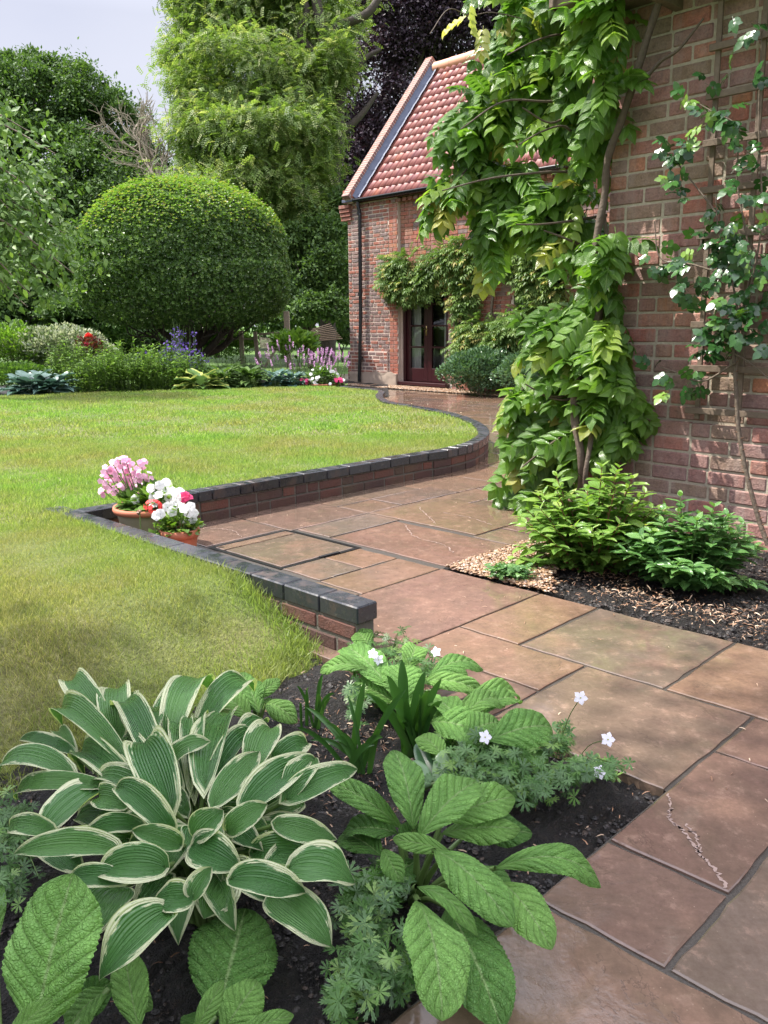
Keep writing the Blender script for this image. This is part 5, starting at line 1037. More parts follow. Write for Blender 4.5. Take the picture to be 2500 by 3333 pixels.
for P in ([(2410, 1060), (2380, 900), (2340, 760), (2330, 640)], [(2410, 1060), (2440, 850), (2400, 600), (2400, 420), (2330, 370), (2260, 330)], [(2330, 690), (2260, 600), (2180, 500)], [(2380, 900), (2250, 860), (2150, 840), (2130, 720)], [(2395, 1180), (2290, 1240), (2210, 1215), (2150, 1195)], [(2400, 1060), (2450, 900), (2480, 700), (2470, 400), (2480, 100)], [(2390, 1150), (2440, 1180), (2500, 1230)]):
    rstem(P, .006, .003, .12)
ms.build('stems', MAT['bark'], ro)
mb = MB()
for f in np.linspace(0, 1, 26):
    x_, y_ = np.interp(f, [0, .4, .7, 1], [2495, 2430, 2405, 2392]), np.interp(f, [0, .4, .7, 1], [1750, 1540, 1400, 1180]); tube(mb, [NWP(x_, y_, .105), NWP(x_ + random.choice((-14, 14)), y_ - 5, .11)], [.004, .0006], 4)
mb.build('thorns', MAT['stemred'], ro)
# ================================================================ SHRUBS AT THE WALL
MAT['lf_hyd'] = leafmat('leaves_yellow_green_shrub', [(0, (.10, .21, .04)), (.5, (.17, .31, .06)), (.85, (.28, .42, .09)), (1, (.42, .45, .12))], .24, .38, spec=.6, vein=(60, .4))
MAT['lf_hyd2'] = leafmat('leaves_fresh_green_shrub', [(0, (.065, .16, .05)), (.6, (.11, .25, .07)), (1, (.20, .36, .11))], .24, .32, spec=.6, vein=(60, .4))
TSH = T_leaf(.27, .18, .3, 6, .42, 2, .1)
def opposite(name, label, c, rad, nst, h, L, mat, lean, rstem_mat='stemred', sq=1.0):
    c = np.asarray(c, float); th = thing(name, (c[0], c[1], 0), label, 'shrub'); ml, ms_ = MB(), MB()
    for k in range(nst):
        a = k * 2.4; r_ = math.sqrt((k + .5) / nst); b = c + np.array([math.cos(a), math.sin(a) * sq, 0]) * r_ * rad * .35; hh = h * random.uniform(.6, 1.05) * (1 - .55 * r_ * r_) * (.35 if k % 4 == 0 else 1)
        e = c + np.array([math.cos(a), math.sin(a) * sq, 0]) * r_ * rad * lean + UZ * hh; P = spline([b, (b + e) / 2 + UZ * hh * .12, e], 6); tube(ms_, P, np.linspace(.006, .002, len(P)), 5)
        nn_ = 10
        for j in range(nn_):
            f = .08 + .92 * j / (nn_ - 1); i = min(len(P) - 2, int(f * (len(P) - 1))); q = P[i] + (P[i + 1] - P[i]) * (f * (len(P) - 1) - i); tg = norm(P[i + 1] - P[i]); an = j * 1.57 + k
            s_ = L * (1.0 if j < nn_ - 1 else .5) * random.uniform(.75, 1.15)
            for sg in (0, math.pi): dd = np.array([math.cos(an + sg), math.sin(an + sg), 0]); scatter(ml, TSH, q[None], norm(dd * (.9 if j < nn_ - 1 else .4) + tg * .5)[None], norm(UZ + dd * .1 + rdir(1)[0] * .25 - dd * .2)[None], s_, np.array([min(1, max(0, random.gauss(.35 + .45 * (j / nn_) ** 2, .15)))]))
    ml.build('foliage', mat, th); ms_.build('stems', MAT[rstem_mat], th); return th
opposite('shrub', 'yellow green leafy shrub with reddish stems at the foot of the house wall', onz(1960, 1880) + np.array([0, .18, 0]), .42, 78, .52, .095, MAT['lf_hyd'], 1.0, sq=.7)
opposite('shrub', 'fresh green rounded shrub to the right of the yellow green one, by the rose stem', onz(2270, 1930) + np.array([0, .14, 0]), .34, 64, .42, .088, MAT['lf_hyd2'], 1.0, 'stem', sq=.8)
# clover-like clump at the gravel corner
c_ = onz(1660, 1885); th = thing('ground_cover', c_, 'low bright green trefoil clump between the gravel and the dark soil', 'plant'); mb = MB()
TF3 = T_join([T_place(T_leaf(.52, .1, .2, 4, .6), (0, 0, 0), (math.sin(a), math.cos(a), 0), (0, 0, 1), .55) for a in (0, 2.1, 4.2)])
n = 260; q = rdir(n) * rng.uniform(.1, 1, n)[:, None]; p = c_ + q * [.13, .10, .0] + UZ * rng.uniform(.02, .07, n)[:, None]; scatter(mb, TF3, p, norm(rdir(n) * [1, 1, .2]), norm(UZ + rdir(n) * .4), rng.uniform(.025, .04, n)); mb.build('foliage', MAT['lf_hyd2'], th)
mb = MB(); [tube(mb, [c_, (c_ + p[k]) / 2 + UZ * .01, p[k]], .0015, 4) for k in range(60)]; mb.build('stems', MAT['stem'], th)
# gravel corner
P_ = []
while len(P_) < 5200:
    u_, v_ = random.uniform(6.4, 8.95), random.uniform(10.05, 13.0)
    if (9 - u_) * 1.0 + (v_ - 10) * .62 < 2.1 + random.gauss(0, .12): P_.append(G(u_, v_, .002 + .014 * random.random()))
pebbles(np.array(P_), .007, .014, MAT['gravel'], 'gravel_patch', 'patch of golden pea gravel in the corner of the wall bed')
# crumbs of soil and litter
MAT['crumb'] = leafmat('soil_crumbs', [(0, (.008, .007, .007)), (.7, (.022, .017, .015)), (.9, (.05, .034, .026)), (1, (.10, .065, .045))], .6, 0)
def rnd_bed(n, u0, u1, v0, v1, z): return np.array([G(random.uniform(u0, u1), random.uniform(v0, v1), z + .012 * random.random()) for _ in range(n)])
pebbles(np.concatenate([rnd_bed(16000, 3.03, 8.3, -2, 5.97, -.035), rnd_bed(9000, 3.03, 7.2, 1, 5.97, -.035)]), .0015, .011, MAT['crumb'], 'soil_crumbs', 'dark crumbly soil of the foreground bed', 'soil')
pebbles(rnd_bed(16000, -1.5, 8.9, 10.05, 15, -.018), .002, .014, MAT['crumb'], 'soil_crumbs', 'dark crumbly soil of the bed along the house wall', 'soil')
MAT['litter'] = leafmat('bark_litter', [(0, (.10, .045, .025)), (.5, (.28, .15, .08)), (1, (.55, .42, .30))], .6, 0)
TL_ = (np.array([[-.06, 0, 0], [.06, 0, 0], [.08, .33, .10], [-.05, .33, .12], [.05, .66, .06], [-.07, .66, .10], [0, 1, -.05]]), np.array([[0, 1, 2, 3], [3, 2, 4, 5], [5, 4, 6, -1]]), np.zeros((7, 2)))
def litter(P, s0, s1, label, name='bark_litter', flat=.25): n = len(P); mb = MB(); scatter(mb, TL_, P, norm(rdir(n) * [1, 1, flat]), norm(UZ + rdir(n) * .6), rng.uniform(s0, s1, n)); tag(mb.build(name, MAT['litter']), label, 'litter', kind='stuff')
cl = [G(4.5, 10.8), G(3.6, 11.0), G(5.4, 10.7), G(2.4, 11.2), G(3.0, 11.6), G(1.6, 11.3), G(6.2, 10.8), G(2.0, 12), G(6.6, 11.6)]
P_ = np.concatenate([c + rng.normal(size=(200, 3)) * [.10, .08, 0] + UZ * rng.uniform(0, .015, 200)[:, None] for c in cl] + [rnd_bed(500, -.5, 8.6, 10.05, 14, .0)]); P_ = P_[((P_ @ PY) / PM - .6) > 10.05]
litter(P_, .010, .034, 'pale dry roots and bark shavings lying on the dark soil along the house wall bed')
litter(np.concatenate([rnd_bed(900, 3.05, 8.0, -1, 5.95, -.026), G(5.9, 4.9, -.024) + rng.normal(size=(900, 3)) * [.16, .2, .004]]), .006, .026, 'reddish brown fibres and bark bits on the foreground bed')
n = 90; q = np.array([G(random.uniform(0, 9), random.uniform(6.1, 9.9), .004) for _ in range(n)] + [G(random.uniform(9.2, 14.8), random.uniform(8, 15), .004) for _ in range(60)]); litter(q, .008, .028, 'tiny fallen petals and twigs on the paving', 'fallen_bits', .03)
# ================================================================ POTS AT THE KERB CORNER
def stemmed_blooms(th, c, P, fs, fm, FT, pn, base_r=.05, face=np.array([0, -.7, .4])):
    for q in P:
        q = np.asarray(q, float); ms_ = MB(); mf = MB(); b = c + (q - c) * [.35, .35, 0]; tube(ms_, spline([b, (b + q) / 2 + rng.normal(size=3) * .01, q], 3), .0025, 4)
        for (dq, T_, s_) in FT: k = len(dq); scatter(mf, T_, q + dq, norm(dq * 30 + face + rdir(k) * .3), rdir(k), s_ * fs)
        f_ = mf.build(pn, fm, th); ms_.build('flower_stem', MAT['stem'], f_)
pc1 = onz(425, 1730, .0); pc1 = at(425, 1660, np.dot(pc1 - CAMP, FW) + .1); pc1 = G(14.0, 7.45, 0)
pot('flowerpot', 'large rounded terracotta pot with green algae standing in the kerb corner', pc1, .185, .24, MAT['terraold'], MAT['terra'], rim=.13, taper=.72)
th = potplant('bedding_plant', 'leafy plant with pale pink star flowers on tall stems in the large terracotta pot', pc1 + UZ * .22, (.17, .15, .12), 420, .05, MAT['lf_mid'], [])
star = [(rdir(7) * .022, TF5, 1.0)]
def px_on(px, py, c, dy=0.0):      # a point over the pot seen at this pixel
    r = ray(px, py); t_ = (c[1] + dy - CAMP[1]) / r[1]; return CAMP + r * t_
PK = [(345, 1530), (370, 1515), (390, 1505), (360, 1545), (335, 1560), (375, 1560), (400, 1525), (420, 1515), (415, 1545), (440, 1530), (430, 1565), (400, 1570), (385, 1590), (340, 1600), (450, 1555), (465, 1540), (475, 1575), (455, 1590), (425, 1590), (355, 1530), (380, 1540), (410, 1500), (460, 1510), (480, 1550), (350, 1575), (390, 1500), (440, 1580), (465, 1600), (370, 1600)]
for q in PK: stemmed_blooms(th, pc1 + UZ * .2, [px_on(q[0], q[1], pc1, random.uniform(-.09, .09))], .018, MAT['f_softpink'], [(rdir(6) * .024, TF5, 1.0)], 'bloom')
th = potplant('petunias', 'white petunias trailing from the right side of the large terracotta pot', pc1 + WX * .1 + UZ * .24, (.17, .13, .11), 200, .045, MAT['lf_lime'], [])
for q in [(490, 1590), (520, 1580), (540, 1600), (515, 1610), (550, 1620), (570, 1625), (560, 1600), (585, 1600), (540, 1570), (530, 1640), (500, 1620), (565, 1645), (440, 1625), (500, 1640)]: stemmed_blooms(th, pc1 + WX * .1 + UZ * .2, [px_on(q[0], q[1], pc1, random.uniform(-.2, -.05))], .029, MAT['f_white'], [(np.zeros((1, 3)), TPET, 1.0)], 'bloom')
pc2 = G(12.85, 7.35, 0)
pot('flowerpot', 'small plain orange terracotta pot in front of the big algae covered one', pc2, .098, .165, MAT['terra'], rim=.25, taper=.78)
th = potplant('petunias', 'white petunias with bright green leaves in the small orange pot', pc2 + UZ * .15, (.12, .11, .13), 330, .035, MAT['lf_lime'], [])
for q in [(585, 1640), (600, 1655), (620, 1650), (615, 1670), (630, 1670), (605, 1690), (625, 1690), (545, 1650), (575, 1620), (560, 1665)]: stemmed_blooms(th, pc2 + UZ * .14, [px_on(q[0], q[1], pc2, random.uniform(-.12, .0))], .029, MAT['f_white'], [(np.zeros((1, 3)), TPET, 1.0)], 'bloom')
stemmed_blooms(th, pc2 + UZ * .14, [px_on(603, 1618, pc2, -.05)], .03, MAT['f_pink'], [(rdir(6) * .015, TPET, 1.0)], 'bloom')
c_ = G(13.1, 6.95, 0)
th = potplant('geranium', 'coral red geranium with dark leaves squeezed between the two near pots', c_ + UZ * .05, (.11, .09, .09), 120, .05, MAT['lf_mid'], [])
stemmed_blooms(th, c_ + UZ * .05, [px_on(497, 1648, c_, 0)], .030, MAT['f_red'], [(rdir(26) * [.045, .03, .03], TF5, .5)], 'bloom')
stemmed_blooms(th, c_ + UZ * .05, [px_on(455, 1668, c_, 0)], .012, MAT['stemred'], [(rdir(5) * .01, TF5, 1.0)], 'spent_bloom')
for q in [(510, 1678), (522, 1672)]: stemmed_blooms(th, c_ + UZ * .05, [px_on(q[0], q[1], c_, -.05)], .029, MAT['f_white'], [(np.zeros((1, 3)), TPET, 1.0)], 'white_bloom')
mb = MB(); lathe(mb, G(12.2, 7.2, 0.002), [(0, .004), (.07, .004), (.085, .02), (.095, .024), (.10, .02), (.082, 0)], 32); tag(mb.build('saucer', MAT['terra']), 'empty round terracotta saucer on the paving beside the small orange pot', 'saucer')
# ================================================================ FOREGROUND BED
TOC = np.array([0, -1.0, 0])
def profile(kind, t):
    if kind == 'hosta': a, b = .52, .95
    elif kind == 'fox': a, b = .85, .74
    elif kind == 'ovate': a, b = .55, .62
    else: a, b = .6, .9
    pk = a / (a + b); return (t ** a * (1 - t) ** b) / (pk ** a * (1 - pk) ** b)
def hero(mb, B, Tt, width, kind='hosta', arch=.12, fold=.3, face=None, wave=.05, nv=24, nu=8, serr=0.0, curl=.0, tipd=.12, r=None, twist=0.0, pucker=0.0):
    B, Tt = np.asarray(B, float), np.asarray(Tt, float); L = np.linalg.norm(Tt - B); f = norm(face if face is not None else (UZ * 1.0 + TOC * .55)); d = (Tt - B) / L; f = norm(f - d * (f @ d))
    t_ = np.linspace(0, 1, nv + 1); C1 = B + (Tt - B) * .35 + f * L * arch * 1.6; C2 = B + (Tt - B) * .72 + f * L * arch * 1.1
    tt = t_[:, None]; mid = (1 - tt) ** 3 * B + 3 * (1 - tt) ** 2 * tt * C1 + 3 * (1 - tt) * tt ** 2 * C2 + tt ** 3 * Tt
    tg = norm(np.gradient(mid, axis=0)); w = norm(np.cross(tg, f)); n = np.cross(w, tg)
    if twist: a_ = twist * (tt - .4); w, n = w * np.cos(a_) + n * np.sin(a_), n * np.cos(a_) - w * np.sin(a_)
    h = profile(kind, t_) * width * .5; ph = random.uniform(0, 6.28); ph2 = random.uniform(0, 6.28); V = []; U = []
    ph3 = rng.uniform(0, 6.28, 4)
    for j in range(-nu, nu + 1):
        x = j / nu; s_ = 1.0
        if serr and abs(j) == nu: s_ = 1 + serr * np.where(np.arange(nv + 1) % 2 == 0, 1, -1)
        edge = x * x * abs(x)
        z = fold * abs(x) ** 1.2 * h - curl * h * x ** 4 + wave * width * edge * np.sin(t_ * (11 if kind != 'hosta' else 8) + ph * (1 if j > 0 else 2) + ph2) * np.sqrt(np.clip(h / (width * .5), 0, 1))
        if kind == 'hosta': z = z + .016 * width * math.cos(j * math.pi) * np.clip(h / (width * .5), 0, 1) * (1 if abs(j) < nu else 0)
        if pucker: z = z + pucker * width * np.clip(h / (width * .5), 0, 1) * (np.abs(np.sin((t_ - .28 * abs(x)) * 24)) ** .6 + .18 * np.sin(t_ * 41 + x * 9 + ph3[0]) * np.cos(x * 17 + ph3[1]) + .6 * (abs(x) < .05) * -1.0)
        bx = -.10 * L * (x * x) * (1 - t_) ** 6 * (1 if kind in ('hosta', 'ovate') else 0)     # heart shaped base
        V.append(mid + w * (x * h * s_ * math.cos(fold * .6))[:, None] + n * z[:, None] + tg * bx[:, None]); U.append(np.column_stack([np.full(nv + 1, .5 + x / 2), t_]))
    V = np.stack(V, 1).reshape(-1, 3); U = np.stack(U, 1).reshape(-1, 2); m = 2 * nu + 1
    F = [(i * m + j, i * m + j + 1, (i + 1) * m + j + 1, (i + 1) * m + j) for i in range(nv) for j in range(2 * nu)]
    mb.add(V, F, U, random.random() if r is None else r)
t = NT('hosta_leaf'); u_ = t.sep(t.uv()); ax = t.math('MULTIPLY', t.math('ABSOLUTE', t.math('SUBTRACT', u_[0], .5)), 2.0)
wv = t.n('ShaderNodeCombineXYZ', {0: t.math('MULTIPLY', u_[0], 24.0), 1: t.math('MULTIPLY', u_[1], 7.0), 2: t.math('MULTIPLY', t.rnd(), 90.0)}).outputs[0]
nz = t.noise(wv, 1.0, 4, .65); slow = t.noise(t.n('ShaderNodeCombineXYZ', {0: t.math('MULTIPLY', u_[0], 2.0), 1: t.math('MULTIPLY', u_[1], 2.2), 2: t.math('MULTIPLY', t.rnd(), 33.0)}).outputs[0], 1.0, 2)
edge = t.math('ADD', ax, t.math('ADD', t.math('MULTIPLY', t.math('SUBTRACT', nz, .5), .75), t.math('MULTIPLY', t.math('SUBTRACT', slow, .5), 1.1)))
tipf = t.math('MULTIPLY', t.math('POWER', u_[1], 6.0), .35); edge = t.math('ADD', edge, tipf)
mask = t.ramp(edge, [(.80, 0.0), (.84, 1.0)]); hard = t.math('GREATER_THAN', ax, .95); mask = t.math('MAXIMUM', mask, hard)
gcol = t.mix(t.noise(wv, .6, 3), t.ramp(t.rnd(), [(0, (.032, .115, .022)), (1, (.075, .20, .042))]), t.ramp(t.rnd(), [(0, (.07, .18, .055)), (1, (.14, .28, .09))]))
gcol = t.mix(t.ramp(edge, [(.70, 0.0), (.78, .7)]), gcol, (.12, .24, .10))
pz = t.pos(); drop = t.vor(pz, 170.0); dm = t.math('MULTIPLY', t.ramp(drop, [(.16, 1.0), (.24, 0.0)]), t.ramp(t.noise(pz, 22, 3), [(.52, 0.0), (.6, 1.0)]))
vein = t.math('SINE', t.math('MULTIPLY', ax, 50.0))
hh_ = t.math('ADD', t.math('MULTIPLY', vein, .5), t.math('MULTIPLY', dm, 1.2))
rg_ = t.mix(dm, t.ramp(t.noise(pz, 14, 3), [(.4, .22), (.65, .42)]), (.05, .05, .05))
ccol = t.mix(mask, gcol, (.60, .63, .40)); MAT['hosta'] = t.done(ccol, rg_, t.bump(hh_, .8, .003), .4, trans=.25, tcol=t.mix(1.0, ccol, (1.2, 1.5, .5), 'MULTIPLY'))
def foxmat(name, c0, c1, trans=.25):
    t = NT(name); u_ = t.sep(t.uv()); ax = t.math('MULTIPLY', t.math('ABSOLUTE', t.math('SUBTRACT', u_[0], .5)), 2.0); p = t.pos()
    sv = t.math('SINE', t.math('MULTIPLY', t.math('SUBTRACT', u_[1], t.math('MULTIPLY', ax, .28)), 24.0)); svr = t.math('POWER', t.math('ABSOLUTE', sv), .5)
    wv = t.n('ShaderNodeCombineXYZ', {0: t.math('MULTIPLY', u_[0], 1.0), 1: t.math('MULTIPLY', u_[1], 1.9), 2: t.rnd()}).outputs[0]
    ret = t.vor(wv, 10.0, 'DISTANCE_TO_EDGE'); ret2 = t.vor(wv, 23.0, 'DISTANCE_TO_EDGE')
    rr = t.ramp(ret, [(0, 0.0), (.16, 1.0)]); rr2 = t.ramp(ret2, [(0, 0.0), (.2, 1.0)])
    hgt = t.math('ADD', t.math('ADD', t.math('MULTIPLY', rr, .32), t.math('MULTIPLY', rr2, .22)), t.math('MULTIPLY', svr, 1.0))
    mid = t.ramp(ax, [(.015, 1.0), (.06, 0.0)]); col = t.mix(t.rnd(), c0, c1)
    col = t.mix(t.ramp(ret, [(0, .35), (.05, 0.0)]), col, (.20, .30, .09)); col = t.mix(t.ramp(t.noise(wv, 3.5, 3), [(.4, 0.0), (.7, .4)]), col, tuple(x * 1.5 for x in c1))
    col = t.mix(t.ramp(svr, [(.12, .5), (.32, 0.0)]), col, (.24, .36, .13)); col = t.mix(t.math('MULTIPLY', mid, .75), col, (.28, .40, .16))
    return t.done(col, t.ramp(t.noise(p, 20, 3), [(.4, .38), (.65, .55)]), t.bump(hgt, .9, .008), .35, trans=trans, tcol=t.mix(1.0, col, (1.2, 1.5, .5), 'MULTIPLY'))
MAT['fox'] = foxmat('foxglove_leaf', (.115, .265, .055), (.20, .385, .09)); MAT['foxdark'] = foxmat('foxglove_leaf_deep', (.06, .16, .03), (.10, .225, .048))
def crop(x, y): return (x * .7535, 2400 + y * .7535)
hc = onz(655, 2890, 0); hc = np.array([-.40, 1.62, -.03])
ho = thing('variegated_hosta', hc, 'large hosta with cream edged ribbed leaves in the foreground bed', 'hosta')
HL = [((735, 300), (622, 22), 185, .0), ((890, 190), (1020, -112), 165, 0), ((930, 285), (1122, 58), 115, 0), ((1060, 300), (1348, 82), 140, 0), ((1240, 265), (1545, 136), 120, 0), ((1090, 130), (1172, -34), 130, 0), ((1190, 110), (1330, 25), 100, 0), ((300, 150), (-10, 202), 110, 0), ((430, 205), (75, 272), 75, .2),
      ((430, 225), (170, 440), 190, .3), ((550, 290), (425, 262), 100, .2), ((735, 402), (503, 212), 115, 0), ((850, 430), (965, 312), 120, 0), ((985, 405), (1155, 288), 95, 0), ((615, 388), (345, 432), 78, 0), ((775, 462), (568, 400), 90, 0), ((495, 480), (58, 505), 118, 0), ((705, 560), (418, 585), 150, 0), ((225, 400), (42, 392), 85, 0),
      ((835, 470), (1045, 568), 150, .1), ((1100, 495), (1370, 505), 130, .5), ((1195, 372), (1458, 442), 95, 0), ((1005, 612), (1322, 672), 130, 0), ((1255, 560), (1537, 632), 165, 0), ((1175, 690), (1435, 908), 165, .6), ((830, 692), (668, 700), 115, 0), ((832, 690), (915, 560), 95, 0), ((960, 610), (880, 785), 170, .6),
      ((722, 752), (428, 1054), 180, .1), ((515, 650), (375, 878), 200, .6), ((540, 620), (283, 625), 90, .1), ((470, -30), (318, -216), 110, 0), ((510, 0), (532, -182), 125, 0), ((600, -10), (590, -158), 90, 0), ((680, -85), (850, -222), 90, 0), ((735, 0), (932, -168), 140, 0), ((865, -40), (1098, -197), 120, 0),
      ((520, 80), (272, -48), 115, 0), ((305, 60), (83, 12), 60, .2), ((640, 40), (682, -98), 100, 0), ((735, 112), (912, 18), 100, 0), ((1035, 22), (1158, -62), 85, 0), ((1250, 245), (1362, 88), 115, 0), ((320, 70), (250, 10), 60, .3), ((420, 130), (560, 50), 90, .4), ((620, 440), (470, 330), 110, .7), ((1020, 470), (1130, 380), 110, .7), ((690, 200), (560, 130), 100, .6), ((800, 330), (700, 210), 90, .5),
      ((330, 560), (190, 480), 110, .6), ((560, 540), (600, 420), 110, .7), ((940, 300), (870, 180), 110, .6), ((1150, 600), (1300, 480), 100, .6)]
HL += [((840 + 230 * math.cos(a_), 430 + 190 * math.sin(a_)), (840 + rr_ * 1.35 * math.cos(a_), 430 + rr_ * math.sin(a_)), 120, .75) for k_, a_ in enumerate(np.arange(0, 6.28, .42)) for rr_ in (430 + 50 * math.sin(k_ * 2.1), 300 + 40 * math.cos(k_ * 1.7))]
HL += [((840 + 120 * math.cos(a_), 300 + 90 * math.sin(a_)), (840 + rr_ * 1.3 * math.cos(a_ + .2), 300 + rr_ * math.sin(a_ + .2)), 105, .35) for k_, a_ in enumerate(np.arange(.2, 6.28, .3)) for rr_ in (270 + 70 * math.sin(k_ * 2.7),)]
def dome_pt(px, py, c, R, h0, h1, it=8, dz=0.0):
    z = h0
    for _ in range(it):
        p = onz(px, py, z + dz); r_ = np.linalg.norm((p - c)[:2]) / R; z = h1 + (h0 - h1) * max(0, 1 - r_ * r_) if r_ < 1.3 else h1 * .8
    return onz(px, py, z + dz)
ms = MB()
for i, ((b, tp, w, dk)) in enumerate(HL):
    low = dk * .12; B = dome_pt(*crop(*b), hc, .55, .27, .14, dz=-low); Tt = dome_pt(*crop(*tp), hc, .55, .28, .11, dz=-low + (.03 if tp[1] < b[1] - 60 and dk < .2 else -.01))
    dpt = (B - CAMP) @ FW; o = norm((B - hc) * [1, 1, 0]); mb = MB()
    hero(mb, B, Tt, w * .7535 / FPX * dpt * 1.24, 'hosta', arch=random.uniform(.04, .24), fold=random.uniform(.15, .85), face=UZ + TOC * .6 + o * .15 + rng.normal(size=3) * .12, wave=random.uniform(.05, .11), r=(i * .37) % 1, twist=random.uniform(-.3, .3))
    lf = mb.build('leaf', MAT['hosta'], ho)
    q = hc + o * .04; tube(ms, spline([q, (q + B) / 2 + UZ * .05 - o * .03, B], 5), np.linspace(.007, .0045, 11), 6)
ms.build('petioles', MAT['stem'], ho)
def rosette_hero(name, label, cat, c, leaves, mat, kind='fox', zb=.10, zt=.06, lift=None, serr=.03, mat2=None):
    """leaves: (bx,by,tx,ty,w[,zb,zt,arch]) in overview pixels (photo/1.507)"""
    c = np.asarray(c, float); th = thing(name, c, label, cat); ms = MB()
    for i, l in enumerate(leaves):
        b_, t_ = l[5] if len(l) > 5 else zb, l[6] if len(l) > 6 else zt; ar = l[7] if len(l) > 7 else random.uniform(.08, .16)
        B = onz(l[0] * VV, l[1] * VV, b_); Tt = onz(l[2] * VV, l[3] * VV, t_); dpt = (B - CAMP) @ FW; mb = MB()
        hero(mb, B, Tt, l[4] * VV / FPX * dpt, kind, arch=ar, fold=random.uniform(.12, .5), face=UZ + TOC * .6 + rng.normal(size=3) * .16, wave=random.uniform(.05, .10) if kind == 'fox' else .03, nv=56, nu=10, serr=serr * .7, curl=random.uniform(.15, .5), r=random.random(), pucker=.030 if kind == 'fox' else 0, twist=random.uniform(-.35, .35))
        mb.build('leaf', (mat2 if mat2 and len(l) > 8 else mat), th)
        q = c + norm((B - c) * [1, 1, 0]) * .02; tube(ms, spline([q, (q + B) / 2 + UZ * .015, B], 4), np.linspace(.008, .005, 9), 6)
    ms.build('petioles', MAT['stem'], th); return th
rosette_hero('foxglove', 'big leafy rosette of crinkled green leaves right of the variegated hosta, arching over the paving', 'plant', (.05, 1.66, -.03), [
    (893, 1792, 850, 1620, 90, .14, .22), (905, 1808, 1032, 1688, 100, .16, .20), (955, 1775, 1112, 1722, 85, .13, .14), (955, 1800, 1125, 1792, 70, .10, .10), (1070, 1876, 1298, 1915, 78, .15, .10, .34), (938, 1836, 1108, 2002, 100, .17, .13), (1082, 1905, 1192, 2052, 92, .13, .10, .14), (905, 1948, 955, 2206, 142, .16, .10), (965, 1960, 1085, 2225, 135, .08, .03, .1, 1), (900, 1915, 1032, 2022, 46, .18, .12, .2),
    (860, 1800, 745, 1795, 80, .10, .08, .1, 1), (828, 1835, 866, 1905, 50, .15, .12), (970, 1838, 848, 1812, 42, .16, .17), (870, 1790, 712, 1692, 60, .10, .14, .2), (825, 1850, 738, 1802, 90, .07, .05, .1, 1), (830, 1900, 748, 1958, 84, .06, .03, .1, 1), (1010, 1800, 1150, 1800, 75, .06, .05, .1, 1), (900, 1860, 800, 1960, 90, .05, .02, .1, 1), (1020, 1870, 1100, 1950, 80, .06, .04, .1, 1), (870, 1830, 905, 1780, 60, .1, .14, .1, 1)], MAT['fox'], mat2=MAT['foxdark'])
rosette_hero('foxglove', 'very large upright crinkled leaf plant cut off by the bottom left corner', 'plant', (-.62, 1.12, -.03), [
    (72, 2240, 158, 1886, 215, .10, .30, .03), (235, 2135, 140, 2225, 70, .10, .05), (300, 2225, 268, 2050, 84, .05, .12, .12), (15, 2260, 116, 2158, 52, .16, .22), (-10, 2050, -5, 1900, 60, .05, .12), (160, 2200, 240, 2120, 80, .06, .10, .1, 1), (250, 2110, 330, 2180, 60, .05, .04)], MAT['fox'], mat2=MAT['foxdark'])
rosette_hero('foxglove', 'broad dark crinkled leaves under the front of the variegated hosta', 'plant', (-.36, 1.22, -.03), [
    (468, 2195, 530, 1962, 205, .04, .12, .06, 1), (418, 2235, 482, 2118, 44, .10, .16), (478, 2235, 558, 2120, 96, .06, .10), (500, 2240, 635, 2192, 46, .08, .08), (440, 2190, 400, 2240, 60, .03, .02, .1, 1)], MAT['fox'], mat2=MAT['foxdark'])
rosette_hero('foxglove', 'cluster of pale green crinkled leaves by the end of the kerb wall', 'plant', (-.02, 2.62, -.03), [
    (842, 1488, 748, 1398, 84, .10, .13), (800, 1448, 692, 1452, 46, .13, .10, .2), (868, 1520, 872, 1436, 95, .10, .16), (925, 1462, 1042, 1446, 64, .13, .10, .2), (905, 1475, 1048, 1502, 50, .11, .07, .2), (800, 1400, 770, 1364, 50, .06, .10), (985, 1530, 1118, 1512, 50, .10, .06, .3), (855, 1520, 760, 1480, 60, .05, .06, .15), (900, 1500, 935, 1560, 70, .08, .08), (770, 1440, 738, 1405, 36, .08, .06), (880, 1450, 900, 1395, 60, .10, .13), (940, 1490, 1000, 1440, 60, .06, .08, .1, 1), (900, 1520, 1010, 1560, 60, .05, .04, .1, 1)], MAT['fox'], mat2=MAT['foxdark'])
rosette_hero('foxglove', 'pale green crinkled leaves beside the paving behind the white flowered cranesbill', 'plant', (.28, 2.28, -.03), [
    (932, 1560, 1062, 1600, 95, .12, .10, .14), (1055, 1600, 1192, 1572, 100, .13, .11, .16), (1075, 1612, 1185, 1648, 84, .09, .07), (1010, 1600, 930, 1510, 70, .10, .12), (985, 1560, 1085, 1525, 60, .12, .11, .3), (1020, 1560, 1120, 1520, 56, .10, .09, .25), (960, 1640, 905, 1590, 60, .08, .10), (1060, 1620, 1120, 1700, 60, .07, .04, .1, 1), (1000, 1590, 1080, 1560, 90, .12, .13), (980, 1610, 920, 1650, 60, .05, .04, .1, 1)], MAT['fox'], mat2=MAT['foxdark'])
rosette_hero('foxglove', 'small seedling rosette between the lawn edge and the variegated hosta', 'plant', (-.42, 2.42, -.03), [
    (540, 1552, 478, 1500, 62, .06, .10), (560, 1540, 522, 1452, 60, .06, .12), (575, 1520, 642, 1562, 52, .08, .05, .25), (552, 1512, 604, 1466, 34, .08, .12), (545, 1560, 520, 1586, 34, .04, .02), (560, 1530, 590, 1510, 30, .06, .07), (535, 1540, 560, 1470, 50, .05, .12)], MAT['fox'])
